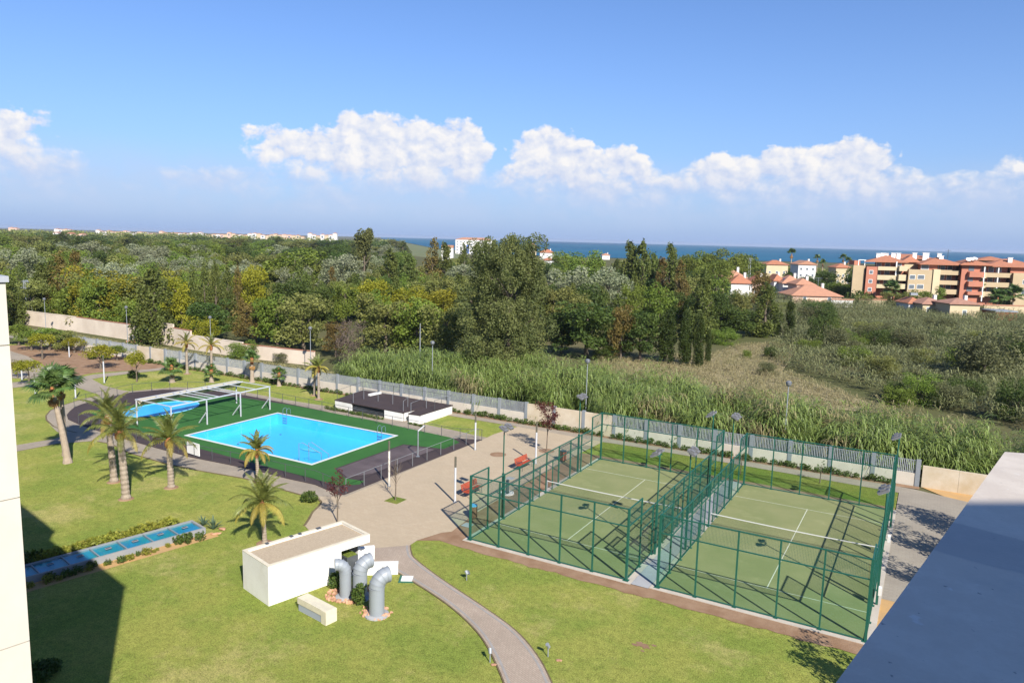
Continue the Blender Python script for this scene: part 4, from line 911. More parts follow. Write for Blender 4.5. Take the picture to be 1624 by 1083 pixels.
LM = {'dark': leafmat('leaves_dark_green', (0.042, 0.075, 0.017), (0.104, 0.144, 0.028)),
 'cas': leafmat('leaves_casuarina', (0.071, 0.100, 0.024), (0.166, 0.192, 0.042)),
 'brown': leafmat('leaves_brownish', (0.114, 0.087, 0.025), (0.221, 0.162, 0.045)),
 'yellow': leafmat('leaves_yellow_green', (0.153, 0.162, 0.012), (0.306, 0.270, 0.025)),
 'lime': leafmat('leaves_fresh_green', (0.101, 0.151, 0.023), (0.210, 0.269, 0.040)),
 'olive': leafmat('leaves_olive', (0.129, 0.145, 0.039), (0.257, 0.261, 0.071)),
 'euc': leafmat('leaves_eucalyptus', (0.084, 0.103, 0.032), (0.191, 0.196, 0.063)),
 'silver': leafmat('leaves_silver_poplar', (0.130, 0.157, 0.066), (0.359, 0.370, 0.236)),
 'pine': leafmat('needles_pine', (0.104, 0.138, 0.022), (0.194, 0.222, 0.037)),
 'cyp': leafmat('cypress_green', (0.036, 0.059, 0.013), (0.077, 0.104, 0.021)),
 'dry': leafmat('dry_twigs', (.13, .10, .075), (.22, .175, .13)),
 'red': leafmat('leaves_dark_red', (.075, .018, .018), (.14, .035, .030)),
 'shrub': leafmat('leaves_grey_shrub', (0.097, 0.106, 0.047), (0.181, 0.180, 0.076)),
 'hedge': leafmat('leaves_hedge', (.045, .085, .020), (.12, .16, .03)),
 'yhedge': leafmat('leaves_yellow_hedge', (.16, .18, .025), (.32, .31, .05)),
 'frond': leafmat('palm_frond', (.105, .130, .028), (.26, .27, .065), rough=.45, spec=.4),
 'yfrond': leafmat('palm_frond_yellow', (.26, .22, .045), (.44, .34, .08), rough=.5),
 'fan': leafmat('fan_palm_leaf', (.060, .115, .028), (.14, .21, .055), rough=.4, spec=.45),
 'deadf': leafmat('dead_palm_leaf', (.30, .15, .05), (.42, .24, .10))}
PROTO = {}
def proto(kind, v):
    "unit trees: crown+trunk meshes, 10 m tall (shrubs 3 m), shared by every copy"
    k = (kind, v)
    if k in PROTO: return PROTO[k]
    sd = 100+v*17+sum(map(ord, kind))
    S = {'dark': ('round', 3.6, 5200, .42, 'dark'), 'lime': ('round', 3.8, 5200, .42, 'lime'), 'yellow': ('round', 4.2, 5600, .38, 'yellow'),
         'olive': ('round', 3.8, 5200, .42, 'olive'), 'silver': ('round', 4.0, 5600, .40, 'silver'), 'brownround': ('round', 3.6, 4200, .40, 'brown'),
         'cas': ('spire', 2.7, 6200, .36, 'cas'), 'brown': ('spire', 2.5, 5600, .36, 'brown'), 'cyp': ('column', 1.25, 8000, .24, 'cyp'),
         'euc': ('tall', 3.5, 6500, .40, 'euc'), 'pine': ('umbrella', 4.6, 6000, .36, 'pine'), 'dry': ('round', 3.4, 2600, .30, 'dry'),
         'gy': ('round', 3.8, 2300, .42, 'yellow'), 'gl': ('round', 3.8, 3200, .42, 'lime'), 'shrub': ('round', 5.4, 8000, .42, 'shrub'), 'bush': ('round', 6.0, 7500, .42, 'lime'), 'darkbush': ('round', 5.6, 7500, .42, 'dark'), 'yshrub': ('round', 5.4, 7000, .42, 'olive'), 'redtree': ('round', 3.6, 1500, .40, 'red')}[kind]
    form, Rr, nl, sz, mk = S
    trunk = {'gy': .26, 'gl': .2, 'redtree': .3, 'pine': .2}.get(kind, .01) if kind not in ('shrub', 'bush', 'darkbush', 'yshrub') else -.12
    if kind == 'cas': trunk = .05
    if kind == 'brown': trunk = .05
    if kind == 'euc': trunk = .08
    cm = crown_mesh(kind, sd, 10.0, Rr, nl, sz, LM[mk], form, trunk, {'spire': 60, 'column': 40, 'tall': 70, 'umbrella': 60}.get(form, 55))
    tm = trunk_mesh(6.5 if form != 'column' else 5, .26, M_bark, sd, 6, Rr*.5)
    PROTO[k] = (cm, tm); return PROTO[k]
def tree(kind, x, y, H, W, label, group=None, name=None, cat='tree', v=None, lean=0):
    Rr = {'cyp': 1.25, 'cas': 2.7, 'brown': 2.5, 'shrub': 5.4, 'bush': 6.0, 'darkbush': 5.6, 'yshrub': 5.4, 'pine': 4.8}.get(kind, 3.9)
    cm, tm = proto(kind, rng.randrange(3) if v is None else v)
    if kind == 'cas': W *= 1.2
    s = (W/2/Rr, W/2/Rr, H/10)
    t = thing(name or {'cas': 'casuarina_tree', 'brown': 'casuarina_tree', 'cyp': 'cypress_tree', 'euc': 'eucalyptus_tree', 'pine': 'pine_tree', 'silver': 'poplar_tree', 'shrub': 'shrub', 'bush': 'shrub', 'darkbush': 'shrub', 'yshrub': 'shrub', 'dry': 'bare_tree'}.get(kind, 'broadleaf_tree'),
              label, cat, (x, y, 0), rng.uniform(0, 6.28), group, s)
    put('crown', cm, t); put('trunk', tm, t); return t
def tpx(kind, px, base, top, wpx, label, group=None, **k):
    "tree read off the picture: foot seen (or inferred) at base, top at top, width in photo pixels"
    p = at(px, base); H = zof(px, top, p); D = (p-Vector((0, 0, CAMZ))).dot(CF)
    return tree(kind, p.x, p.y, H, wpx*D/1178.998, label, group, **k)
# ---- trees one can tell apart -------------------------------------------------
T = [
('brown', 98, 508, 402, 62, 'rusty brown feathery tree behind the cream wall, left of the yellow-green dome'),
('cas', 72, 508, 414, 52, 'dark feathery tree behind the cream wall above the parked white car'),
('brown', 125, 500, 398, 44, 'brownish conifer rising just left of the big yellow-green tree'),
('yellow', 168, 520, 424, 98, 'broad yellow-green domed tree behind the cream wall'),
('lime', 207, 530, 470, 52, 'fresh green tree low behind the wall, left of the dark conifer'),
('cas', 247, 546, 418, 66, 'large dark conifer standing in front of the gap in the cream wall'),
('yellow', 290, 522, 428, 62, 'yellow-green tree between the dark conifer and the dark spires'),
('cas', 309, 522, 419, 28, 'first dark green spire of the row behind the wall'),
('cas', 327, 524, 413, 30, 'tallest dark green spire of the row behind the wall'),
('cas', 344, 524, 416, 26, 'slim dark green spire right of the tallest one'),
('cas', 362, 524, 421, 30, 'rightmost dark green spire of the row behind the wall'),
('brown', 378, 520, 424, 30, 'brown tinged spire at the end of the dark row'),
('yellow', 398, 515, 413, 60, 'yellow-green tree right of the row of dark spires'),
('dark', 330, 540, 470, 84, 'dark rounded tree under the spires, over the wall'),
('brownround', 405, 545, 474, 82, 'russet and green tree behind the wall, above the second yellow palm'),
('yellow', 318, 548, 500, 60, 'low yellow-green tree right of the pink brick wall end'),
('lime', 440, 548, 462, 84, 'mid green tree behind the wall left of the lane lamp'),
('olive', 482, 556, 458, 90, 'wide olive green tree behind the lane lamp'),
('lime', 468, 475, 384, 122, 'big green and silver poplar mass in the middle distance'),
('silver', 450, 470, 414, 60, 'silvery lower poplar in front of the big green one'),
('silver', 540, 486, 400, 80, 'green silver poplar left of the brown far eucalyptus'),
('cas', 478, 492, 418, 36, 'narrow dark conifer in front of the big green poplar'),
('brown', 527, 492, 423, 28, 'narrow brown conifer between two dark ones'),
('cas', 560, 494, 430, 34, 'narrow dark conifer right of the narrow brown one'),
('cas', 496, 492, 434, 20, 'very thin dark conifer before the green poplar'),
('euc', 577, 462, 360, 66, 'tall rounded far eucalyptus breaking the horizon at the sea edge'),
('yellow', 588, 510, 437, 62, 'yellow tree below the far rounded eucalyptus'),
('yellow', 642, 512, 452, 74, 'yellow-green tree in the middle of the wood'),
('yellow', 702, 516, 453, 96, 'golden green tree below the white poplar'),
('cas', 618, 476, 396, 46, 'dark green conifer clump right of the far eucalyptus'),
('cas', 650, 478, 402, 44, 'grey-green conifer left of the dark brown one'),
('brown', 686, 470, 379, 46, 'tall dark brown conifer against the sea'),
('cas', 706, 470, 380, 34, 'green conifer touching the tall dark brown one'),
('silver', 729, 478, 417, 64, 'round white poplar glowing in the wood'),
('cas', 756, 462, 386, 40, 'green conifer in front of the white seaside building'),
('olive', 612, 558, 462, 92, 'green willow-like tree above the cane, left part'),
('lime', 660, 562, 466, 88, 'green willow-like tree above the cane, middle part'),
('olive', 706, 570, 478, 88, 'green tree above the cane beside the giant eucalyptus'),
('dry', 553, 582, 497, 60, 'brown leafless bush at the left start of the cane'),
('brownround', 533, 566, 505, 46, 'dull brown shrubby tree behind the end of the wall'),
('cas', 782, 470, 384, 36, 'conifer peeping over the left shoulder of the giant eucalyptus'),
('cas', 812, 480, 366, 40, 'highest pointed conifer behind the giant eucalyptus'),
('cas', 835, 480, 374, 34, 'second pointed conifer behind the giant eucalyptus'),
('lime', 890, 444, 394, 42, 'small far green tree right of the red roofed white house'),
('lime', 928, 450, 392, 66, 'far rounded green trees just under the sea line'),
('silver', 898, 510, 421, 84, 'pale silver-green poplar right of the giant eucalyptus'),
('silver', 966, 505, 421, 78, 'yellowish silver poplar beside the tall far conifers'),
('olive', 908, 540, 452, 70, 'olive tree under the pale poplar'),
('cas', 997, 490, 377, 44, 'tall feathery conifer above the silver poplar'),
('cas', 1015, 492, 375, 40, 'tallest feathery conifer of the right wood'),
('cas', 1034, 490, 396, 34, 'smaller feathery conifer right of the tallest'),
('cas', 1060, 496, 380, 36, 'pointed dark conifer at the left of the umbrella pines'),
('brown', 1046, 500, 408, 36, 'brown conifer under the pointed dark one'),
('brown', 1076, 505, 414, 40, 'brownish conifer right under the pines'),
('dark', 890, 560, 486, 60, 'dark oak partly behind the giant eucalyptus'),
('dark', 930, 568, 471, 118, 'dark round oak at the back edge of the dry field'),
('brownround', 984, 573, 476, 52, 'half withered brown-leaved tree between the dark oaks'),
('dark', 1014, 574, 482, 76, 'dark dense oak left of the cypresses'),
('cyp', 1056, 577, 488, 34, 'broad cypress, leftmost of the cypress group'),
('cyp', 1084, 580, 488, 25, 'middle cypress of the group at the field edge'),
('cyp', 1106, 582, 492, 22, 'narrow cypress right of the middle one'),
('cyp', 1122, 578, 522, 12, 'smallest cypress at the right end of the group'),
('olive', 1048, 520, 462, 46, 'yellowish tree top above the broad cypress'),
('pine', 1112, 460, 392, 78, 'umbrella pine of the group against the sea, left of the tallest'),
('pine', 1086, 460, 398, 60, 'low umbrella pine at the left end of the pines'), ('pine', 1132, 470, 404, 70, 'lower pine filling the front of the pine group'),
('pine', 1150, 462, 388, 86, 'tallest umbrella pine of the group against the sea'),
('pine', 1180, 460, 396, 64, 'rightmost umbrella pine, beside the lattice mast'),
('cas', 1112, 540, 430, 52, 'tall dark green conifer over the cypress group'),
('dark', 1140, 536, 455, 50, 'dark tree left of the pale yellow thicket'),
('olive', 1168, 520, 458, 44, 'pale yellow-green thicket tree before the orange roofs'),
('dark', 1166, 536, 486, 74, 'dark spreading oaks behind the scrub'),
('brownround', 1205, 500, 425, 44, 'reddish brown tree in front of the orange roofs'),
('cas', 1212, 534, 450, 50, 'dark feathery tree right of the spreading oaks'),
('cyp', 1251, 536, 476, 20, 'single fat cypress alone in the scrub'),
('cyp', 1233, 534, 509, 12, 'little cypress left of the single fat one'),
('cas', 735, 470, 388, 30, 'slim conifer before the left part of the white seaside block'), ('cas', 768, 468, 384, 30, 'slim conifer before the right part of the white seaside block'),
]
for k in T: tpx(*k)
# right hand scrub and shrubs
for k in [('darkbush', 1303, 548, 492, 56, 'dark olive bush at the top of the scrub, left of the apartments'), ('shrub', 1325, 560, 515, 50, 'grey-green bush below the dark olive one'),
  ('shrub', 1558, 604, 515, 112, 'largest grey-green shrub at the right of the scrub'), ('darkbush', 1625, 584, 524, 60, 'dark shrub cut by the right edge'), ('bush', 1458, 640, 588, 66, 'rounded bright green bush in the hollow'),
  ('bush', 1352, 580, 547, 56, 'bright green low bush in the middle of the scrub'), ('bush', 1282, 560, 535, 44, 'green bush below the single cypress'), ('shrub', 1505, 645, 604, 66, 'mossy low bush right of the rounded bright one'),
  ('darkbush', 1612, 668, 596, 74, 'deep shadowed bush at the right edge above the parapet'), ('darkbush', 1222, 570, 548, 26, 'small dark bush in the dry clearing'), ('bush', 1184, 568, 553, 18, 'tiny green bush alone in the dry clearing'),
  ('shrub', 1216, 596, 572, 34, 'low bush at the lower end of the dry clearing'), ('bush', 1150, 546, 520, 50, 'low green bushes at the foot of the dark oaks'), ('yshrub', 1400, 600, 560, 60, 'straw green bush above the rounded bright one'),
  ('shrub', 1440, 560, 520, 56, 'grey bush in the tall dry reeds'), ('darkbush', 1415, 634, 600, 34, 'small dark bush left of the rounded bright one'), ('shrub', 1380, 545, 512, 50, 'pale grey bush below the orange roofed cottage'),
  ('darkbush', 960, 572, 548, 44, 'dark low bush at the left end of the dry field'), ('yshrub', 1240, 500, 478, 44, 'pale bush under the long orange roof'), ('shrub', 1290, 516, 484, 50, 'grey bushes along the low tiled house'), ('shrub', 1490, 530, 500, 50, 'hazy grey bush in front of the cottage'),
  ('shrub', 420, 566, 545, 60, 'shrubs growing against the cream wall, left of its broken end'), ('bush', 385, 570, 540, 56, 'bushy shrubs against the cream wall behind the fan palm'), ('shrub', 450, 574, 556, 34, 'small shrub against the wall near the lamp'), ('bush', 585, 590, 560, 60, 'dark green bush where wall and cane meet'),
  ('darkbush', 1580, 560, 530, 60, 'dark scrub behind the largest shrub')]:
    tpx(*k, cat='shrub')
r6 = random.Random(12)
for i in range(34):
    px = 1170+(1624-1170)*((i*.618) % 1); py = r6.uniform(505, 600) if px < 1420 else r6.uniform(520, 650)
    if px < 1290 and py > 535: continue
    k = r6.choice(['bush', 'darkbush', 'shrub', 'yshrub']); hp = r6.uniform(22, 40)
    tpx(k, px, py, py-hp, hp*r6.uniform(1.0, 1.7), 'rounded bush lost among the reeds of the wild plot', 'bushes lost among the reeds of the wild plot', cat='shrub')
for k in [('lime', 1234, 470, 444, 34, 'garden tree before the orange seaside house'), ('dark', 1284, 466, 436, 40, 'garden tree in front of the white gabled house'), ('olive', 1262, 476, 456, 30, 'low tree between the cottages'), ('lime', 1345, 476, 452, 30, 'tree at the right end of the long tiled roof'), ('dark', 1218, 478, 452, 30, 'dark tree beside the pink cottage')]:
    tpx(*k)
# giant eucalyptus: its own denser crown
def giant():
    global NR
    p = at(800, 600); H = zof(800, 371, p); D = (p-Vector((0, 0, CAMZ))).dot(CF); W = 168*D/1178.998
    NR = np.random.default_rng(77); cs = []
    for i in range(230):
        t_ = NR.random()**.9; an = NR.uniform(0, 6.283); env = W/2*(1.0-.50*max(0, t_-.5)**1.2*1.6+.10*math.sin(t_*14+an*2)); q = NR.uniform(.35, .92)
        r_ = W*NR.uniform(.065, .115)*(1-.3*t_); cs.append((env*q*math.cos(an), env*q*math.sin(an), H*.02+(H*.93)*t_, r_, r_, r_*1.25))
    P, idx, d = blob_points(cs, 70000, .5); cv = NR.random(len(cs)); var = np.clip(.65*cv[idx]+.3*NR.random(len(P)), 0, 1)
    t = thing('eucalyptus_tree', 'giant brown-green eucalyptus standing in front of the wood, centre of the view', 'tree', (p.x, p.y, 0))
    put('crown', cards(P, .27*NR.uniform(.6, 1.4, len(P)), LM['euc'], 'crown', .5, .4, var), t)
    put('trunk', trunk_mesh(H*.7, .6, M_bark, 5, 9, 3.5), t)
giant()
# filler trees of the wood: nothing tells these apart, so they share one honest label per kind
def inpoly(x, y, P):
    c = False; j = len(P)-1
    for i in range(len(P)):
        if (P[i][1] > y) != (P[j][1] > y) and x < (P[j][0]-P[i][0])*(y-P[i][1])/(P[j][1]-P[i][1])+P[i][0]: c = not c
        j = i
    return c
kinds = {'cas': 'dark feathery conifer lost in the wood between wall and sea', 'lime': 'green leafy tree merged into the wood between wall and sea', 'olive': 'olive green tree merged into the wood between wall and sea', 'silver': 'silvery tree merged into the pale left part of the wood',
         'brownround': 'dull brown tree merged into the wood between wall and sea', 'dark': 'dark leafy tree merged into the wood between wall and sea'}
def fill(n, x0, x1, b0, b1, hmin, hmax, ks, wmul=1.0, seed=1):
    r2 = random.Random(seed)
    for i in range(n):
        px = x0+(x1-x0)*((i+.5)/n)+r2.uniform(-8, 8); yb = r2.uniform(b0, b1)
        p = at(px, yb); k = r2.choice(ks); H = r2.uniform(hmin, hmax)
        tree(k, p.x, p.y, H, H*r2.uniform(.62, .9)*wmul*(.62 if k == 'cas' else 1), kinds[k], group=kinds[k].replace(' tree', ' trees').replace('conifer', 'conifers'))
fill(34, -20, 600, 500, 524, 7.5, 10.5, ['dark', 'lime', 'olive', 'cas', 'lime'], seed=2)
fill(34, -20, 600, 470, 492, 8.5, 11.5, ['silver', 'silver', 'olive', 'lime', 'cas'], seed=3)
fill(40, -20, 640, 440, 460, 9.5, 13, ['silver', 'olive', 'lime', 'dark', 'lime'], 1.2, seed=4)
fill(44, -20, 640, 415, 432, 10, 13.5, ['silver', 'olive', 'dark', 'cas', 'lime'], 1.7, seed=5)
fill(34, -20, 650, 397, 408, 11, 15, ['dark', 'cas', 'olive', 'lime'], 2.3, seed=6)
fill(26, 580, 900, 480, 525, 8, 11, ['cas', 'lime', 'olive', 'dark'], seed=7)
fill(32, 600, 1130, 440, 465, 8, 10.5, ['cas', 'dark', 'olive', 'lime'], 1.2, seed=8)
fill(22, 840, 1140, 490, 535, 8, 11, ['cas', 'olive', 'dark', 'lime'], seed=9)
# far-off belts of trees that read as one mass
def belt(name, label, pts, n, hm, m, size, seed):
    global NR
    NR = np.random.default_rng(seed); r2 = random.Random(seed); cs = []
    for i in range(n):
        k = r2.randrange(len(pts)-1); t_ = r2.random(); px = pts[k][0]+(pts[k+1][0]-pts[k][0])*t_; py = pts[k][1]+(pts[k+1][1]-pts[k][1])*t_+r2.uniform(-1, 1)
        p = at(px, py); D = p.length; s_ = r2.uniform(.5, 1.0)*hm; cs.append((p.x, p.y, s_*.42, s_*1.1, s_*1.1, s_*.55))
    P, idx, d = blob_points(cs, n*160, .6); cv = NR.random(len(cs)); var = np.clip(.7*cv[idx]+.3*NR.random(len(P)), 0, 1)
    o = put(name, cards(P, size*NR.uniform(.6, 1.4, len(P)), m, name, .6, .6, var)); tag(o, label, 'trees', kind='stuff')
belt('far_trees', 'far dark treeline in front of the distant town, left side', [(-30, 388), (120, 388), (300, 390), (480, 393), (610, 400)], 130, 14, LM['dark'], 2.4, 31)
belt('far_trees', 'far grey-green treeline below the left town', [(-30, 382), (60, 379), (200, 381), (330, 384), (620, 392)], 120, 16, LM['olive'], 3.2, 32)
belt('shore_trees', 'dark greenery between the seaside houses and the scrub', [(840, 436), (960, 440), (1100, 446), (1220, 444), (1360, 452)], 110, 7, LM['dark'], 1.1, 33)
belt('shore_trees', 'low green trees along the sea front behind the houses', [(700, 420), (900, 425), (1100, 428), (1240, 432), (1360, 436)], 80, 6.5, LM['olive'], 1.4, 34)
belt('shore_trees', 'garden greenery round the cottages', [(1180, 470), (1250, 462), (1350, 470), (1370, 484)], 40, 5, LM['dark'], .7, 35)
# ---- giant cane behind the fence, dry reeds, wild grass -------------------------
def ribbons(name, base, H, lean, nleaf, leafL, leafW, m, seed, stem=True, drop=.9, label=None, varb=0.0, arch=False):
    "cane: each stem carries arching strap leaves (three-segment ribbons)"
    g = np.random.default_rng(seed); n = len(base); N = n*nleaf
    stem_i = np.repeat(np.arange(n), nleaf); t = g.uniform(.22, 1.0, N); Hs = H[stem_i]
    la = lean[stem_i]; root = base[stem_i] + np.stack([la[:, 0]*t**2*Hs, la[:, 1]*t**2*Hs, t*Hs*(1-.12*t)], 1)
    an = g.uniform(0, 2*np.pi, N); L = leafL*g.uniform(.55, 1.2, N); dirv = np.stack([np.cos(an), np.sin(an), np.zeros(N)], 1)+np.stack([la[:, 0], la[:, 1], np.zeros(N)], 1)*1.4
    dirv /= np.linalg.norm(dirv, axis=1)[:, None]; side = np.stack([-dirv[:, 1], dirv[:, 0], np.zeros(N)], 1)
    up = g.uniform(.35, 1.0, N); W = leafW*g.uniform(.6, 1.2, N)
    pts = [root]
    if arch: an2 = np.arctan2(la[:, 1], la[:, 0])+g.normal(0, .9, N); dirv = np.stack([np.cos(an2), np.sin(an2), np.zeros(N)], 1); side = np.stack([-dirv[:, 1], dirv[:, 0], np.zeros(N)], 1)
    for k, (a, z) in enumerate(((.36, .30), (.78, .22), (1.06, -.42)) if arch else ((.35, .55), (.75, .55), (1.05, .55-drop))): pts.append(root+dirv*(L*a)[:, None]+np.stack([np.zeros(N), np.zeros(N), L*z*up], 1))
    ws = [.35, 1.0, .75, .08]; V = []; 
    for k in range(3):
        a0, a1 = pts[k], pts[k+1]; w0, w1 = side*(W*ws[k]/2)[:, None], side*(W*ws[k+1]/2)[:, None]
        V.append(np.stack([a0-w0, a0+w0, a1+w1, a1-w1], 1))
    V = np.concatenate(V, 0).reshape(-1, 3); cv = g.random(n)
    patch = .5+.5*np.sin(base[:, 0]*.35+2*np.sin(base[:, 1]*.3))*np.cos(base[:, 1]*.5+base[:, 0]*.13)
    v_ = np.clip(.35*cv[stem_i]+.25*patch[stem_i]+.4*g.random(N)+varb*(t-.5), 0, 1); var = np.tile(v_, 3)
    me = rawmesh(name, V, 3*N, 4, m, var)
    o = put(name, me); return o
M_cane = leafmat('cane_leaf', (.070, .112, .020), (.215, .26, .062), tr=.3, rough=.5, spec=.35)
M_reed = leafmat('dry_reed', (.115, .140, .048), (.27, .27, .125), tr=.3)
M_straw = leafmat('straw_grass', (.42, .35, .19), (.25, .25, .10), tr=.3)
def scatter(poly, n, seed):
    r2 = np.random.default_rng(seed); P = np.array(poly); lo, hi = P.min(0), P.max(0); out = []
    while len(out) < n:
        x, y = r2.uniform(lo[0], hi[0]), r2.uniform(lo[1], hi[1])
        if inpoly(x, y, poly): out.append((x, y, 0))
    return np.array(out)
cane_poly = [(-61, 66.5), (-48, 65.6), (-30, 65.0), (0, 65.0), (16, 65.2), (30, 66), (28, 70), (10, 72), (2, 75), (-5, 76.5), (-10, 79), (-18, 78.5), (-24, 82), (-31, 80), (-36, 84), (-42, 83), (-47, 80), (-52, 82), (-57, 78), (-64, 73)]
def cane(n, seed, poly, hh, lab, nm='giant_cane', lm=None):
    per = 24; cen = scatter(poly, n//per, seed); g = np.random.default_rng(seed+1); n = len(cen)*per; ci = np.repeat(np.arange(len(cen)), per)
    ra = g.uniform(0, 6.283, n); rad = np.sqrt(g.random(n))*g.uniform(.4, 1.1, len(cen))[ci]; off = np.stack([np.cos(ra)*rad, np.sin(ra)*rad, np.zeros(n)], 1)
    b_ = cen[ci]+off; b_[:, 1] = np.maximum(b_[:, 1], 64.75); ch = g.uniform(.5, 1.26, len(cen))[ci]
    cl = np.sin(b_[:, 0]*.9+1.3*np.sin(b_[:, 1]*.7))*np.sin(b_[:, 1]*1.1+.6*np.sin(b_[:, 0]*.5))
    H = hh*ch*(1+.10*cl)*g.uniform(.75, 1.1, n)*(1-.12*rad); edge = np.clip((67.5-b_[:, 1])/3.0, 0, 1); H = H*(1-.25*edge)
    an = g.normal(-.5, 1.0, n)+np.sin(b_[:, 0]*.4)*1.5; le = g.uniform(.05, .38, n)+.15*edge
    fa = 1.5*np.sin(cen[:, 0]*.16+.6)+1.2*np.sin(cen[:, 1]*.45+cen[:, 0]*.3)+g.normal(0, .7, len(cen)); fm_ = g.uniform(.15, .62, len(cen)); cdx = (fm_*np.cos(fa))[ci]; cdy = (fm_*np.sin(fa)*.6-.12)[ci]; lean = np.stack([np.cos(an)*le*.35+cdx+off[:, 0]*.55, np.maximum(np.sin(an)*le*.35+cdy-.15*edge+off[:, 1]*.55, -.05-(b_[:, 1]-64.6)*.12)], 1)
    o = ribbons(nm, b_, H, lean, 15, 1.25, .085, lm or M_cane, seed+2, varb=.7, arch=True); tag(o, lab, 'cane', kind='stuff')
    # stems
    S = MB()
    for i in range(0, n, 2):
        x, y, _ = b_[i]; h = H[i]; l = lean[i]; S.tube([(x, y, 0), (x+l[0]*h*.25, y+l[1]*h*.25, h*.5), (x+l[0]*h, y+l[1]*h, h*.88)], [.022, .018, .006], 3, False)
    o = S.build(nm+'_stems', mat('cane_stem', (.22, .21, .09), .7, (.30, .25, .12), 2)); tag(o, 'stems of the tall cane behind the fence', 'cane', kind='stuff')
cane(7000, 40, cane_poly, 4.3, 'dense tall green cane thicket leaning behind the fence')
cane(430, 47, cane_poly, 4.5, 'dry straw coloured canes standing among the green cane', 'dry_cane', leafmat('dry_cane_leaf', (.16, .13, .065), (.31, .26, .13)))
# reeds and scrub on the right, straw grass in the clearing
scrub = A((1160, 470), (1330, 478), (1440, 492), (1640, 505), (1760, 520), (1760, 720), (1640, 690), (1560, 668), (1440, 640), (1330, 610), (1250, 590), (1210, 560), (1255, 535), (1170, 500), (1140, 485))
def reeds(nm, poly, n, hh, L, W, m, seed, lab, nl=7, cat='reeds', lean=.14):
    b_ = scatter(poly, n, seed); g = np.random.default_rng(seed+1); D = np.hypot(b_[:, 0], b_[:, 1])
    cl = np.clip(.5+.6*np.sin(b_[:, 0]*.21+np.sin(b_[:, 1]*.17)*1.7)*np.sin(b_[:, 1]*.13+.8), .12, 1)
    H = hh*(.45+.7*cl)*g.uniform(.6, 1.15, n); an = g.uniform(0, 6.283, n); le = g.uniform(0, lean, n)
    o = ribbons(nm, b_, H, np.stack([np.cos(an)*le, np.sin(an)*le], 1), nl, L, W, m, seed+2, drop=.3); tag(o, lab, cat, kind='stuff')
reeds('dry_reeds', scrub, 17000, 2.7, .95, .12, M_reed, 50, 'tall grey-green reeds and scrub filling the wild plot on the right', 6, lean=.12)
clearing = A((955, 560), (1060, 566), (1130, 562), (1180, 548), (1230, 545), (1262, 556), (1240, 590), (1330, 622), (1440, 662), (1200, 634), (1080, 618), (1000, 608), (935, 592))
reeds('straw_grass', clearing, 6000, .8, .5, .07, M_straw, 60, 'dry straw coloured grass of the clearing between cane and cypresses', 5, 'grass')
far_sc = A((955, 540), (1130, 540), (1130, 470), (900, 470), (600, 500), (560, 560), (700, 570))
reeds('undergrowth', far_sc, 9000, 2.2, 1.0, .22, LM['olive'], 70, 'undergrowth on the floor of the wood', 5, 'undergrowth')
verge = [(-125, 64.8), (-64, 64.6), (-61, 66), (-64, 71), (-75, 73), (-90, 72.0), (-110, 71.8), (-150, 71.5), (-150, 67.5)]
reeds('verge_grass', verge, 5500, .42, .35, .06, M_straw, 80, 'rough dry grass verge between the fence and the cream wall', 5, 'grass')
struct(sheet('lane', [(-150, 64.6), (-125, 64.3), (-98, 64.1), (-98, 66.6), (-120, 67.2), (-150, 69.0)], .03, M_walk))
struct(sheet('clearing_soil', clearing, .04, mat('dry_clearing', (.33, .265, .155), 1, (.22, .20, .10), .25, .5)))
# ---- planting along the fence foot: individual low clumps -----------------------
def clump_mesh(seed, r, h, n, size, m):
    global NR
    NR = np.random.default_rng(seed); cs = [(r*.5*math.cos(a_), r*.5*math.sin(a_), h*.5, r*.55, r*.55, h*.5) for a_ in np.arange(0, 6.28, 1.25)]+[(0, 0, h*.62, r*.6, r*.6, h*.45)]
    P, idx, d = blob_points(cs, n, .4); return cards(P, size*NR.uniform(.6, 1.3, n), m, 'leaves', .45, .5)
CL = [clump_mesh(200+i, .36, .48, 150, .17, LM['hedge']) for i in range(4)]; CLY = [clump_mesh(220+i, .32, .42, 150, .15, LM['yhedge']) for i in range(4)]
def row(p, q, n, meshes, lab, group, jit=.15, s0=.7, s1=1.25):
    for k in range(n):
        t_ = (k+.5)/n; x = p[0]+(q[0]-p[0])*t_+rng.uniform(-jit, jit); y = p[1]+(q[1]-p[1])*t_+rng.uniform(-jit, jit)
        o = put('low_plant', rng.choice(meshes), None, (x, y, .04), rng.random()*6, rng.uniform(s0, s1)); tag(o, lab, 'plant', group)
row((-44, 63.2), (-26, 63.2), 30, CL, 'low leafy plant in the bed along the pale fence behind the plaza', 'low plants along the fence behind the plaza')
row((-25, 63.15), (-1.5, 63.15), 40, CL, 'low leafy plant in the bed along the fence behind the courts', 'low plants along the fence behind the courts')
row((-98, 62.9), (-56, 62.9), 56, CL, 'low leafy plant at the fence foot behind the back lawn', 'low plants at the fence foot behind the back lawn')
row((-54.5, 56.6), (-46.4, 56.3), 22, CL, 'low hedge plant in front of the sunken white building', 'low hedge plants in front of the sunken building', .08, .5, .8)
row((-43.6, 56.5), (-41.2, 56.2), 7, CL, 'low hedge plant at the right front corner of the sunken building', 'hedge plants at the right front corner of the sunken building', .08, .4, .6)
gn = Vector((gdir.y, -gdir.x)); 
def gp(al, ac): q = org+gdir*al+pn_*ac; return (q.x, q.y)
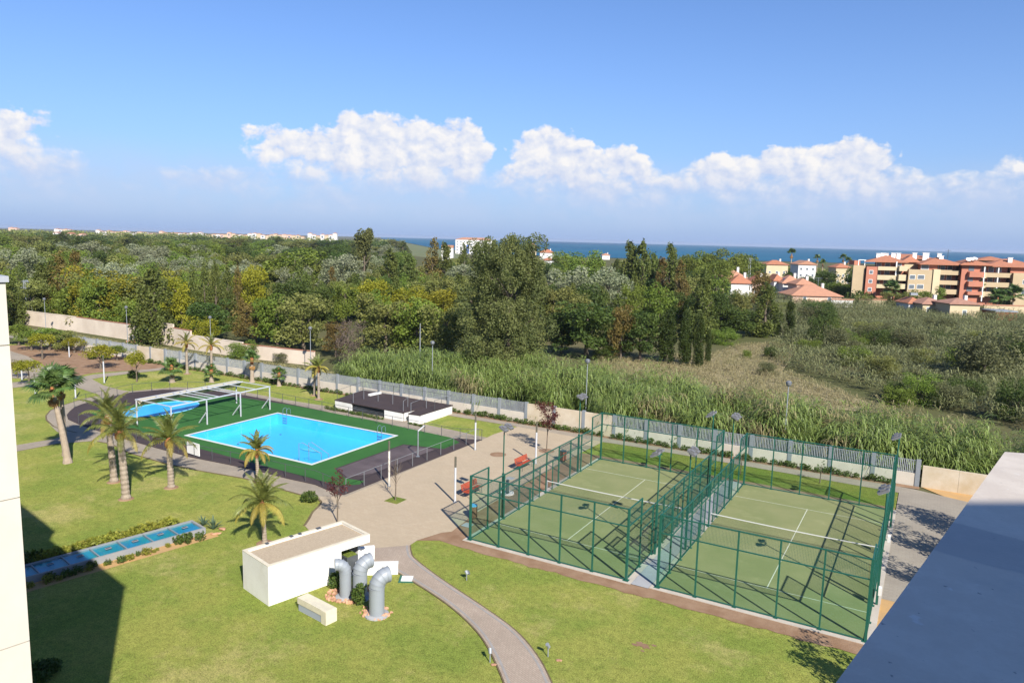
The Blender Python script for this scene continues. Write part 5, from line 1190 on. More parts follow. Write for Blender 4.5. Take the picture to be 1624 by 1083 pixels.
# which side is which: the plants with yellow leaves stand on the far side
sgn = 1 if gp(5, 2)[0] < gp(5, 0)[0] else -1
row(gp(.4, wd+.62), gp(11.5, wd+.6), 30, CLY[:2]+CL[:2], 'small plant in the soil strip on the near side of the glazed tanks', 'small plants on the near side of the glazed tanks', .22, .4, 1.1)
row(gp(.9, -.5), gp(8.5, -.5), 36, CLY, 'yellow-green plant in the row on the far side of the glazed tanks', 'yellow-green plants on the far side of the glazed tanks', .10, 1.2, 1.75)
row(gp(8.0, -.55), gp(12.5, -.55), 18, CL, 'green plant at the shaded end of the row beyond the glazed tanks', 'green plants at the shaded end beyond the glazed tanks', .12, 1.2, 1.7)
struct(sheet('planting_soil', [gp(-.5, wd+.13), gp(-.5, wd+1.0), gp(12, wd+1.05), gp(12, wd+.13)], .04, M_sand)); struct(sheet('planting_soil', [gp(0, -.17), gp(0, -.95), gp(12, -1.0), gp(12, -.17)], .04, M_soil))
def agave(p, s, lab):
    t = thing('agave_plant', lab, 'plant', (*p, .03), rng.random()*6, None, s); lf = MB()
    lf.quad((-.04, 0, 0), (.04, 0, 0), (.05, .35, .22), (-.05, .35, .22)); lf.quad((-.05, .35, .22), (.05, .35, .22), (.004, .75, .33), (-.004, .75, .33)); me = lf.mesh('leaf', leafmat('agave_leaf', (.10, .16, .10), (.17, .24, .15)))
    for k in range(26): put('leaf', me, t, (0, 0, .03), (R_(rng.uniform(-5, 55)), 0, k*2.4), rng.uniform(.7, 1.1))
agave(gp(-.75, wd-.2), 1.0, 'larger spiky blue-green agave at the right end of the glazed tanks'); agave(gp(-.6, wd-1.2), .85, 'smaller spiky plant behind the agave at the end of the glazed tanks')
tag(put('stone', SM[2], None, (*gp(-1.1, wd+.2), .1), .3, (.28, .2, .12)), 'pale stone at the right end of the glazed tanks', 'rock'); tag(put('stone', SM[3], None, (*gp(-.5, wd+.6), .08), .9, (.35, .16, .10)), 'flat sandy stone beside the corner of the glazed tanks', 'rock')
def ballshrub(p, r, h, m, lab, n=900, size=.16, name='shrub'):
    global NR
    NR = np.random.default_rng(int(abs(p[0])*100)); cs = []
    for i in range(16): d = NR.normal(size=3); d /= np.linalg.norm(d); cs.append((d[0]*r*.6, d[1]*r*.6, h*.5+d[2]*h*.28, r*.4, r*.4, h*.25))
    P, idx, d = blob_points(cs, n, .4); t = thing(name, lab, 'shrub', (*p, .03)); put('crown', cards(P, size*NR.uniform(.6, 1.3, n), m, 'crown', .55, .5), t)
    b = MB(); [b.tube([(0, 0, 0), (r*.4*math.cos(a_), r*.4*math.sin(a_), h*.6)], [.03, .012], 5) for a_ in (0, 1.3, 2.6, 3.9, 5.2)]; b.build('stem', M_bark, t)
ballshrub((-23.35, 26.65), .52, 1.05, LM['hedge'], 'glossy green shrub between the middle and right vent pipes'); ballshrub((-25.5, 27.25), .5, .95, LM['hedge'], 'green shrub left of the vent pipes, against the hut')
ballshrub((-35.8, 35.7), .75, .7, LM['hedge'], 'low green bush at the lawn corner by the red-leaved sapling', 700)
ballshrub((-30.2, 15.0), .9, .6, LM['dark'], 'dark clipped bush in the building shade at the bottom left', 1600)
# ---- saplings on the plaza ------------------------------------------------------
def sapling(p, h, crown_m, cr, nleaf, size, lab, pit=True, spread=.8, cz=.72, twigs=14, name='young_tree'):
    global NR
    NR = np.random.default_rng(int(abs(p[0]*37))); t = thing(name, lab, 'tree', (*p, .07)); r2 = random.Random(int(abs(p[0]*91)))
    b = MB(); b.tube([(0, 0, 0), (.03, .02, h*.4), (0, .05, h*.75)], [.05, .035, .02], 6); tips = []
    for k in range(twigs):
        an = k*2.4; z0 = h*(.32+.4*r2.random()); q = Vector((math.cos(an)*spread*r2.uniform(.4, 1), math.sin(an)*spread*r2.uniform(.4, 1), z0+h*.3*r2.uniform(.5, 1.1))); b.tube([(0, .02, z0), Vector((0, .02, z0)).lerp(q, .5)+Vector((0, 0, .04)), q], [.014, .010, .004], 4); tips.append(q)
        q2 = q+Vector((r2.uniform(-.3, .3), r2.uniform(-.3, .3), r2.uniform(.05, .35))); b.tube([q.lerp(Vector((0, 0, z0)), .4), q2], [.007, .003], 3); tips.append(q2)
    b.build('trunk', M_bark, t)
    if nleaf:
        cs = [(q.x, q.y, q.z, cr, cr, cr*.8) for q in tips]; P, idx, d = blob_points(cs, nleaf, .1); put('crown', cards(P, size*NR.uniform(.6, 1.3, nleaf), crown_m, 'crown', .55, .4), t)
    if pit: MB().box(-.55, -.55, 0, .55, .55, .018).build('pit', M_lawn2, t)
p = at(627, 793, .07); sapling((p.x, p.y), 3.0, None, .2, 0, .1, 'bare leafless sapling leaning in its square grass pit beside the stained lamp column', spread=.75, twigs=22)
p = at(535, 829, .03); sapling((p.x, p.y), 3.1, LM['red'], .30, 650, .11, 'thin sapling with dark red leaves on the rounded plaza corner', pit=False, spread=.55)
sapling((-28.0, 55.8), 4.1, LM['red'], .42, 1900, .13, 'small purple-leaved tree in a round soil pit near the back of the plaza', pit=False, spread=.8); struct(sheet('tree_pit', [(-28.0+.7*math.cos(k*.524), 55.8+.7*math.sin(k*.524)) for k in range(12)], .084, M_soil))
for (px, py, lab) in ((1300, 766, 'forked pale sapling on the strip of lawn behind the right court'), (1064, 728, 'thin green sapling behind the left court'), (1174, 752, 'tiny bare sapling behind the gap of the two courts')):
    p = at(px, py, .04); sapling((p.x, p.y), 1.9, LM['hedge'], .15, 90, .12, lab, pit=False, spread=.3, twigs=5)
# back garden small trees
for k in [('gy', 67, 570, 524, 44, 'small yellow-green tree left of the tall fan palms'), ('gl', 78, 556, 516, 58, 'dark bushy tree over the red soil at the far left'), ('gy', 118, 560, 532, 40, 'small yellow tree above the fan palm crowns'), ('gy', 160, 586, 541, 52, 'young yellow-green tree with slim trunk by the back path'),
          ('gl', 186, 572, 545, 34, 'bushy green end of the back garden trees by the fence'), ('gy', 28, 600, 568, 30, 'sparse little tree beside the cream facade'), ('gy', 46, 612, 566, 44, 'sparse yellow-green sapling on the far left lawn'), ('gl', 30, 548, 510, 50, 'dark shrub tree hard against the cream facade'), ('gl', 50, 556, 520, 50, 'green bushy tree beside the facade above the red soil'), ('olive', 100, 556, 520, 44, 'grey-green tree before the cream wall'),
          ('gy', 217, 606, 549, 34, 'slim yellow-topped tree on the back lawn')]:
    tpx(*k, cat='tree')
for (px, py, lab) in ((147, 570, 'round clipped bush on the red soil, left one'), (168, 572, 'round clipped bush on the red soil, right one'), (212, 600, 'grey bush at the foot of the slim yellow-topped tree')):
    p = at(px, py); ballshrub((p.x, p.y), .8, 1.0, LM['dark'], lab, 500, .25)
# trees right of the courts: only their shade reaches the walkway, the parapet hides them
for x, y, H, W, lab in ((5.6, 52.9, 6.0, 3.8, 'broadleaf tree beside the grey walkway behind the parapet, far one'), (5.1, 47.9, 6.0, 3.6, 'broadleaf tree beside the grey walkway behind the parapet, near one'), (3.9, 43.0, 5.0, 2.8, 'small tree where the grey walkway meets the sand, behind the parapet'), (.75, 31.0, 4.6, 2.8, 'small tree on the near lawn hidden by the parapet')):
    tree('yellow', x, y, H, W, lab, v=1)
# ---- palms ----------------------------------------------------------------------
def frond_mesh(L, seed, m, droop=1.0, npair=34, lw=.05, ll=.42):
    r2 = random.Random(seed); V = []; F = []; mi = []; pts = []
    el = .95; p = Vector((0, 0, 0)); n = 14
    for k in range(n+1):
        pts.append(p.copy()); a = el-droop*1.75*(k/n)**1.25; p = p+Vector((0, math.cos(a), math.sin(a)))*(L/n)
    b = MB(); b.tube(pts, [.035*(1-.8*k/n) for k in range(n+1)], 4, False)
    for k in range(npair*2):
        s = 1 if k % 2 else -1; t_ = .10+.88*((k//2)+.5)/npair; f = t_*n; i = min(n-1, int(f)); q = pts[i].lerp(pts[i+1], f-i); tn = (pts[i+1]-pts[i]).normalized()
        l_ = ll*L/2.4*math.sin(math.pi*min(1, .18+t_*.86))**.7*r2.uniform(.8, 1.1); d = (Vector((s, 0, 0))*.8+tn*.65+Vector((0, 0, -.18+r2.uniform(-.12, .12)))).normalized()
        w = tn*lw/2; e1 = q+d*l_*.55+Vector((0, 0, -.02)); e2 = q+d*l_+Vector((0, 0, -.16*l_/.4*droop))
        b.quad(q-w*.7, q+w*.7, e1+w, e1-w); b.quad(e1-w, e1+w, e2+w*.15, e2-w*.15)
    me = b.mesh('frond', m); at_ = me.attributes.new('leafvar', 'FLOAT', 'FACE'); v0 = r2.random()*.3
    at_.data.foreach_set('value', [v0+.5*r2.random() for _ in me.polygons]); return me
FR = {}
def frond(L, m, droop, v):
    k = (L, m, droop, v)
    if k not in FR: FR[k] = frond_mesh(L, hash((v, 3)) % 1000+v, LM[m], droop)
    return FR[k]
M_ptr = mat('palm_trunk', (.33, .275, .215), 1, (.22, .17, .13), 5, .5, 1.0, 9)
M_pth = mat('palm_trunk_top', (.34, .13, .045), .9, (.22, .10, .05), 9, .5, .8, 12)
M_psm = mat('fan_palm_trunk', (.36, .29, .22), .95, (.27, .21, .16), 3, .5, .5, 14)
def ringtrunk(h, r0, r1, lean, m, rings=True, n=26):
    b = MB(); prof = []
    for k in range(n+1):
        t_ = k/n; prof.append((Vector((lean[0]*t_**1.3*h, lean[1]*t_**1.3*h, h*t_)), (r0+(r1-r0)*t_)*(1.0+(.10 if k % 2 else -.05)*(1 if rings else .25))*(1+.5*max(0, .08-t_)*8)))
    b.tube([p for p, r in prof], [r for p, r in prof], 12); return b.mesh('trunk', m)
def palm(px, pb, ptop, lab, L=2.6, nf=30, m='frond', r=.2, yellow=0.25, droop=1.0, x_top=None, group='feather palms on the lawn', H=None, ymode='yfrond'):
    p = at(px, pb, .03); h = H or zof(px, ptop, p)
    lean = (0, 0)
    if x_top is not None:
        q = CR; D = (p-Vector((0, 0, CAMZ))).dot(CF); dx = (x_top-px)*D/1178.998/h; lean = (q.x*dx, q.y*dx)
    t = thing('palm_tree', lab, 'palm', (p.x, p.y, .03), 0, group)
    put('trunk', ringtrunk(h, r, r*.78, lean, M_ptr), t)
    tx, ty = lean[0]*h, lean[1]*h
    MB().lathe([(r*.8, 0), (r*1.25, .2), (r*1.2, .5), (r*.5, .75)], 12).build('trunk_head', M_pth, t, (tx, ty, h-.25))
    r2 = random.Random(int(px*7+pb))
    for k in range(nf):
        u = (k+.5)/nf; el = R_(86-112*u+r2.uniform(-9, 9)); ye = u > 1-yellow
        fm = frond(L, ymode if ye else m, droop*(.72 if u < .5 else 1.0 if not ye else 1.1), k % 3)
        put('frond', fm, t, (tx, ty, h+.3), (el-R_(30), 0, k*2.39996+r2.uniform(-.2, .2)), r2.uniform(.85, 1.08))
    MB().lathe([(.5, 0), (.42, .05), (.2, .06)], 14).build('root_soil', M_soil, t)
    return t
palm(181, 764, 668, 'feather palm with blackened patch on the trunk, left of the pair', 2.45, 22, yellow=.1, x_top=176, r=.24)
palm(200, 791, 693, 'nearest feather palm of the lawn group, with reddish trunk neck', 2.65, 24, yellow=.1, x_top=195, r=.26)
palm(271.5, 773, 705, 'feather palm standing alone right of the pair, in front of the white sign', 2.5, 24, yellow=.2, x_top=270.5, r=.22)
palm(409, 763, 722, 'small palm with drooping orange fronds beside the pool path', 1.75, 20, yellow=.5, x_top=408, r=.13, droop=1.1)
palm(420, 861, 806, 'bushy yellow-green palm on the lawn behind the hut', 2.15, 26, yellow=.25, x_top=417, r=.14, droop=1.0)
palm(297, 593, 549, 'slim yellow palm on the back lawn near the fence', 1.9, 14, yellow=.7, r=.17, group='back lawn palms')
palm(336, 594, 553, 'slim palm with golden crown behind the stubby fan palm', 2.1, 14, yellow=.7, r=.17, group='back lawn palms')
palm(499, 627, 588, 'left palm of the close pair left of the sunken building', 1.7, 14, yellow=.4, r=.14, group='back lawn palms')
palm(505.5, 633, 588, 'right palm of the close pair left of the sunken building', 1.7, 14, yellow=.5, r=.14, group='back lawn palms')
# fan palms
def fan_mesh(L, R0, seed, m):
    r2 = random.Random(seed); b = MB(); b.tube([(0, 0, 0), (0, L*.5, L*.13), (0, L, L*.1)], [.022, .016, .012], 4, False); n = 22; c = Vector((0, L, L*.1))
    for k in range(n):
        a = R_(-105+210*k/(n-1)); d = Vector((math.sin(a), math.cos(a), .12)); s = Vector((math.cos(a), -math.sin(a), 0))*R0*.075; l_ = R0*r2.uniform(.85, 1.05)*(1-.18*abs(a)/1.8)
        e1 = c+d*l_*.6; e2 = c+d*l_+Vector((0, 0, -R0*.34)); b.quad(c-s*.2, c+s*.2, e1+s, e1-s); b.quad(e1-s, e1+s, e2+s*.1, e2-s*.1)
    me = b.mesh('frond', m); at_ = me.attributes.new('leafvar', 'FLOAT', 'FACE'); at_.data.foreach_set('value', [r2.random() for _ in me.polygons]); return me
FN = {}
def fanpalm(px, pb, ptop, lab, S=1.0, nf=34, r=.2, x_top=None, dead=.15, hero=False):
    p = at(px, pb, .03); h = zof(px, ptop, p); D = (p-Vector((0, 0, CAMZ))).dot(CF); lean = (0, 0)
    if x_top is not None: dx = (x_top-px)*D/1178.998/h; lean = (CR.x*dx, CR.y*dx)
    t = thing('fan_palm', lab, 'palm', (p.x, p.y, .03), 0, 'fan palms'); tx, ty = lean[0]*h, lean[1]*h
    put('trunk', ringtrunk(h, r*1.25, r*.72, lean, M_psm, False), t)
    MB().lathe([(r*.7, 0), (r*1.0, .3), (r*.95, .9), (r*.4, 1.2)], 10).build('trunk_head', M_pth, t, (tx, ty, h-.75*min(1, h/4)), smooth=True)
    r2 = random.Random(int(px))
    for k in range(nf):
        u = (k+.5)/nf; de = u > 1-dead; kk = (round(S, 2), de, k % 3)
        if kk not in FN: FN[kk] = fan_mesh(1.0*S, 1.05*S, k % 3+5, LM['deadf' if de else 'fan'])
        el = (90-122*u+r2.uniform(-16, 16)) if not de else r2.uniform(-84, -60); put('frond', FN[kk], t, (tx, ty, h+.1-(.35 if de else 0)), (R_(el), 0, k*2.39996), r2.uniform(.8, 1.1) if not de else r2.uniform(.35, .62))
fanpalm(107.5, 734, 622, 'tallest fan palm, leaning left, with hanging dead leaves', 1.05, 30, .22, x_top=90, dead=.12)
fanpalm(104, 722, 614, 'straighter fan palm just behind the tallest one', 1.0, 28, .17, x_top=103, dead=.22)
fanpalm(273, 606, 588, 'stout low fan palm on the back lawn beyond the paddling pool', .85, 24, .26, dead=.05)
fanpalm(335.5, 606, 592, 'stubby fan palm in front of the slim golden palm', .6, 20, .22, dead=.05)
fanpalm(400, 606, 574, 'fan palm with dry collar near the fence, middle of the back lawn', .7, 22, .22, dead=.3)
fanpalm(442.5, 612, 597, 'small fan palm right of the dry-collared one', .6, 20, .2, dead=.1)
fanpalm(1253, 438, 404, 'tall seaside fan palm between the orange roof and the white gable', 2.0, 30, .35, dead=.5)
for px, pb, pt, lab in ((1294, 440, 411, 'seaside palm right of the white gable'), (1303, 440, 419, 'lower seaside palm beside the cream villa'), (1335, 440, 411, 'seaside palm over the cream villa, taller one'), (1343, 441, 415, 'seaside palm over the cream villa, lower one')):
    fanpalm(px, pb, pt, lab, 1.6, 22, .25, dead=.3)
for px, pb, pt, lab, S in ((1501, 482, 440, 'tall palm in front of the tan apartment bays', 1.6), (1546, 485, 455, 'palm in front of the terracotta tower', 1.4), (1412, 484, 460, 'broad palm under the first apartment balconies', 1.8), (1605, 494, 470, 'broad palm at the right foot of the apartments', 1.9), (1580, 494, 473, 'broad palm left of the right-hand one at the apartments', 1.8), (1250, 470, 447, 'palm before the solar roofed house', 1.8), (1140, 452, 432, 'pale palm by the long orange roofs', 1.8)):
    fanpalm(px, pb, pt, lab, S, 26, .25, dead=.05)
# ================================================================ WALLS AND BUILDINGS FARTHER OFF
M_cw = mat('cream_wall', (.66, .56, .45), .95, (.52, .43, .34), .35, .5, .2, 12, .2)
M_bk = mat('red_brick_top', (.38, .17, .10), .9, (.28, .12, .08), 3)
def longwall(pts, h, lab, coping=True, thick=.22):
    t = thing('garden_wall', lab, 'wall', (pts[0][0], pts[0][1], 0)); o = Vector(pts[0])
    for i in range(len(pts)-1):
        p, q = Vector(pts[i])-o, Vector(pts[i+1])-o; n = max(1, int((q-p).length/6))
        for k in range(n):
            a, b_ = p.lerp(q, k/n), p.lerp(q, (k+1)/n); d = (b_-a).normalized(); nn = Vector((-d.y, d.x))*thick/2; hh = h[i]-.02*(k % 2)
            MB().prism([tuple(a-nn), tuple(b_-nn-d*.01), tuple(b_+nn-d*.01), tuple(a+nn)], 0, hh).build('wall_panel', M_cw, t)
            if coping: MB().prism([tuple(a-nn*1.3), tuple(b_-nn*1.3-d*.01), tuple(b_+nn*1.3-d*.01), tuple(a+nn*1.3)], hh, hh+.1).build('coping', M_bk if i % 2 else M_cw, t)
longwall([(-152, 75.0), (-131, 75.2), (-113.0, 74.6)], [2.6, 2.6], 'long cream wall on the left, in front of the dark trees')
longwall([(-107.5, 75.0), (-104.0, 74.8), (-99, 74.2), (-87, 73.8), (-74, 75.0)], [3.4, 2.9, 2.2, 2.0], 'cream wall with red brick top, right of the dark conifer')
t = thing('rubble_heap', 'heap of fallen red bricks in the gap of the cream wall', 'rubble', (-112, 73.6, 0))
for k in range(40): put('brick', SM[k % 6], t, (rng.uniform(-1.6, 1.6), rng.uniform(-.8, .8), rng.uniform(0, .35)), (rng.random()*3, rng.random()*3, rng.random()*3), (.26, .15, .12))
# parked cars seen over the wall
def car(p, rot, col, lab):
    t = thing('parked_car', lab, 'car', (*p, 0), rot, 'cars parked behind the cream wall'); m = mat('car_paint_'+lab[:5].strip(), col, .3, spec=.6)
    b = MB(); prof = [(-2.1, .35), (-2.1, .85), (-1.3, .95), (-.7, 1.45), (.8, 1.48), (1.5, 1.0), (2.1, .9), (2.1, .35)]
    n = len(prof); b.v = [(x, -.82, z) for x, z in prof]+[(x, .82, z) for x, z in prof]; b.f = [tuple(range(n)), tuple(range(2*n-1, n-1, -1))]+[(i, n+i, n+(i+1) % n, (i+1) % n) for i in range(n)]; b.mi = [0]*len(b.f)
    b.build('body', m, t)
    for s in (-.825, .825): MB().box(-.95, s-.005, 1.0, .95, s+.005, 1.36).build('side_window', M_darkm, t)
    for x in (-1.3, 1.3):
        for s in (-.8, .8): w_ = MB().lathe([(.31, -.1), (.31, .1)], 12).build('wheel', M_darkm, t, (x, s, .31), (R_(90), 0, 0)); put('rim', MB().lathe([(.18, -.11), (.18, .11)], 8).mesh('rim', M_greym), w_)
car((-128.5, 79.5), R_(5), (.75, .75, .75), 'white car parked behind the cream wall under the dark trees'); car((-124, 79.8), R_(8), (.35, .42, .6), 'bluish car parked next to the white one behind the wall'); car((-117.5, 78.6), R_(4), (.45, .46, .47), 'grey car behind the wall left of the lamp')
# pylons and poles
def pylon(px, pb, pt, lab, lattice=True, cross=True):
    p = at(px, pb); h = zof(px, pt, p); t = thing('power_pylon', lab, 'pylon', (p.x, p.y, 0)); w = .7 if lattice else .12; b = MB()
    if lattice:
        for sx in (-1, 1):
            for sy in (-1, 1): b.tube([(sx*w, sy*w, 0), (sx*w*.35, sy*w*.35, h)], .07, 4)
        for k in range(9):
            z0, z1 = h*k/9, h*(k+1)/9; f0, f1 = 1-.65*k/9, 1-.65*(k+1)/9
            for s in (-1, 1): b.tube([(-w*f0, s*w*f0, z0), (w*f1, s*w*f1, z1)], .035, 3); b.tube([(s*w*f0, -w*f0, z0), (s*w*f1, w*f1, z1)], .035, 3)
    else: b.tube([(0, 0, 0), (0, 0, h)], [.10, .06], 6)
    b.build('mast', M_greym, t)
    if cross: MB().bar((-1.3, 0, h-.3), (1.3, 0, h-.3), .14).bar((-.9, 0, h-1.1), (.9, 0, h-1.1), .10).build('crossarm', M_greym, t)
pylon(45, 512, 444, 'lattice electricity mast at the far left'); pylon(32, 512, 453, 'thin pole left of the lattice mast', False); pylon(1186, 462, 409, 'lattice mast beside the umbrella pines'); pylon(1296, 468, 440, 'thin street pole among the cottages', False); pylon(666, 575, 513, 'thin wooden pole rising from the cane', False, False)
# ---- buildings -----------------------------------------------------------------
def wallm(n, c): return mat('paint_'+n, c, .9, tuple(x*.88 for x in c), .3, .5)
W_white = wallm('white', (.62, .60, .57)); W_cream = wallm('cream', (.52, .42, .27)); W_tan = wallm('tan', (.43, .33, .205)); W_terra = wallm('terracotta', (.42, .17, .11)); W_yel = wallm('yellow', (.55, .45, .29)); W_pink = wallm('pink', (.62, .42, .32))
M_roof = mat('clay_tiles', (.39, .16, .09), .9, (.31, .13, .075), 1.2, .5, .6, 8); M_roofb = mat('brown_tiles', (.28, .14, .10), .9, (.36, .20, .14), 1.0, .5); M_roofp = mat('pale_clay_tiles', (.42, .21, .13), .9, (.35, .18, .115), .8)
M_win = mat('window_glass_far', (.13, .15, .17), .12, spec=.6); M_fr = mat('window_frame_white', (.72, .72, .70), .6)
def hip(b, x0, y0, x1, y1, z, h, ov=.5, gable=False):
    x0 -= ov; y0 -= ov; x1 += ov; y1 += ov; L, D = x1-x0, y1-y0; k = 0 if gable else min(L, D)/2
    if L >= D: r0, r1 = (x0+k, (y0+y1)/2), (x1-k, (y0+y1)/2)
    else: r0, r1 = ((x0+x1)/2, y0+k), ((x0+x1)/2, y1-k)
    a, c, d, e = (x0, y0, z), (x1, y0, z), (x1, y1, z), (x0, y1, z); p, q = (*r0, z+h), (*r1, z+h)
    if L >= D: b.quad(a, c, q, p); b.quad(d, e, p, q); b.quad(c, d, q); b.quad(e, a, p)
    else: b.quad(c, d, q, p); b.quad(e, a, p, q); b.quad(a, c, p); b.quad(d, e, q)
    b.box(x0, y0, z-.18, x1, y1, z-.005)
def window(t, x, y, z, w, h, side='front', par=None):
    o = put('window', (MB().box(-w/2, -.06, -h/2, w/2, .02, h/2)).mesh('window', M_fr), t, (x, y, z)); put('pane', MB().box(-w/2+.12, -.085, -h/2+.12, w/2-.12, -.062, h/2-.12).mesh('pane', M_win), o); return o
def house(px0, px1, pyb, pe, pr, wallmat, roofmat, lab, depth=8, gable=False, wins=2, dist=None, chim=True, flat=False, name='house', cat='house'):
    "house facing us: wall from px0 to px1, foot pyb, eaves pe, ridge pr (photo pixels)"
    pm = at((px0+px1)/2, pyb); D = (pm-Vector((0, 0, CAMZ))).dot(CF); s = D/1178.998; w = (px1-px0)*s; H = max(2.2, zof((px0+px1)/2, pe, pm)); Rh = max(.3, zof((px0+px1)/2, pr, pm)-H)
    t = thing(name, lab, cat, (pm.x, pm.y, 0), YAW)
    MB().box(-w/2, 0, 0, w/2, depth, H).build('wall', wallmat, t)
    if flat: MB().box(-w/2-.15, -.15, H, w/2+.15, depth+.15, H+Rh).build('roof', roofmat, t)
    else: b = MB(); hip(b, -w/2, 0, w/2, depth, H+.2, Rh, .5, gable); b.build('roof', roofmat, t)
    if chim: MB().box(w*.2, depth*.4, H, w*.2+.8, depth*.4+.8, H+Rh+.9).build('chimney', W_white, t)
    fl = max(1, int(H/3))
    for f in range(fl):
        for k in range(wins): window(t, -w/2+w*(k+.5)/wins, 0, 1.6+3*f, min(1.2, w/wins*.45), 1.3)
    return t
house(1145, 1182, 468, 441, 428, W_cream, M_roofp, 'long cottage with pale orange roof left of the mast', 9); house(1158, 1192, 474, 450, 437, W_white, M_roof, 'white cottage with bright orange roof beside the mast', 8); house(1192, 1215, 470, 448, 438, W_pink, M_roof, 'pink cottage right of the mast')
house(1214, 1248, 446, 420, 413.5, W_yel, M_roof, 'orange walled seaside house left of the tall fan palm', 9, wins=3); house(1264, 1292, 452, 420, 414, W_white, M_roofp, 'white gabled seaside house', 10, True, wins=3); house(1324, 1348, 452, 425, 418.5, W_cream, M_roof, 'cream villa with red roof and tall arches', 9, wins=3)
house(1226, 1240, 472, 446, 436, W_white, M_roof, 'small white house left of the solar roof'); sol = house(1240, 1272, 474, 450, 438, W_white, M_roofp, 'house with dark solar panels on its roof', 9); 
MB().quad((-3.2, -.3, 4.8), (2.4, -.3, 4.8), (1.6, 3.2, 7.0), (-2.4, 3.2, 7.0)).build('solar_panel', mat('solar_panel', (.02, .03, .08), .2, spec=.7), sol)
house(1262, 1290, 478, 452, 443, W_pink, M_roofp, 'house with pale clay roof behind the long low one'); house(1256, 1334, 482, 470, 455, W_pink, M_roofp, 'long low house with wide faded clay roof', 12, wins=2)
for px0, px1, lab in ((1318, 1352, 'white garden wall behind the reeds, left of the apartments'), (1362, 1405, 'cream garden wall at the foot of the apartments'), (1560, 1640, 'pale wall under the broad palms')):
    house(px0, px1, 487 if px0 < 1500 else 497, 478 if px0 < 1500 else 489, 477 if px0 < 1500 else 488, W_cream if px0 > 1350 else W_white, M_roofp, lab, .3, wins=0, chim=False, flat=True, name='garden_wall', cat='wall')
cot = house(1440, 1462, 497, 482, 473, W_white, M_roof, 'bright orange roofed cottage with solar heater in front of the apartments', 7, wins=1, chim=False); MB().box(-.5, 2.2, 5.0, 1.5, 3.0, 5.7).build('water_heater', M_greym, cot)
house(1462, 1500, 500, 483, 474, W_cream, M_roofb, 'cottage with brown roof and grey awning in front of the apartments', 8, wins=2); house(1505, 1552, 505, 483, 475, W_cream, M_roofb, 'plain cream cottage end wall under the terracotta tower', 8, wins=1)
house(1578, 1612, 508, 498, 495, mat('brown_shed', (.22, .09, .05), .9), M_greym, 'low brown shed at the right edge of the wild plot', 6, wins=0, chim=False, flat=True, name='shed', cat='shed')
# white seaside building, yellow and red-roofed ones near the middle
def block(px0, px1, pyb, pt, wm, rm, lab, nb=3, depth=12, far=False):
    pm = at((px0+px1)/2, pyb); s = (pm-Vector((0, 0, CAMZ))).dot(CF)/1178.998; w = (px1-px0)*s; H = zof((px0+px1)/2, pt, pm); t = thing('apartment_block', lab, 'building', (pm.x, pm.y, 0), YAW)
    if far:
        r5 = random.Random(int(px0)); n = max(2, int((px1-px0)/6)); xs = [-w/2+w*k/n for k in range(n+1)]
        for k in range(n):
            hh = H*r5.uniform(.5, .86); y0 = r5.uniform(0, 6)+.05*k; b = MB(); MB().box(xs[k]+.3, y0, 0, xs[k+1]-.3, y0+depth, hh).build('wall', wm if k % 2 else r5.choice([W_white, W_cream, wm]), t)
            hip(b, xs[k]+.3, y0, xs[k+1]-.3, y0+depth, hh+.2, H*.1, .2); b.build('roof', rm, t)
            if k % 2: MB().box(xs[k]+(xs[k+1]-xs[k])*.3, y0-.1, hh*.45, xs[k]+(xs[k+1]-xs[k])*.7, y0-.02, hh*.8).build('window_band', M_win, t)
        return t
    MB().box(-w/2, 0, 0, w/2, depth, H*.86).build('wall', wm, t); b = MB(); hip(b, -w/2, 0, w/2, depth, H*.88, H*.12, .4); b.build('roof', rm, t)
    for f in range(max(1, int(H/3.2))):
        for k in range(nb*2): window(t, -w/2+w*(k+.5)/(nb*2), 0, 1.7+3.1*f, min(1.8, w/nb/2*.5), 1.6)
    return t
blk = block(722, 780, 404, 377, W_white, M_roofp, 'white seaside apartment block with blue stripe and orange tiles', 5, 16); MB().box(-8, -.3, 1, -5, -.08, 10.5).build('blue_panel', mat('blue_paint', (.08, .16, .55), .6), blk)
block(834, 850, 418, 385, W_yel, M_roofp, 'yellow seaside building beside the giant eucalyptus', 1, 10); house(856, 879, 414, 401, 396, W_white, M_roof, 'white house with bright red roof by the sea, right of the eucalyptus', 10, wins=3); house(862, 878, 436, 413, 409, W_white, M_roof, 'smaller white house below the red-roofed one'); house(955, 967, 412, 405, 402, W_white, M_roofp, 'little white house far off under the sea line'); house(700, 718, 416, 393, 389, W_white, M_roofp, 'white annex left of the striped seaside block', 10, flat=True, chim=False)
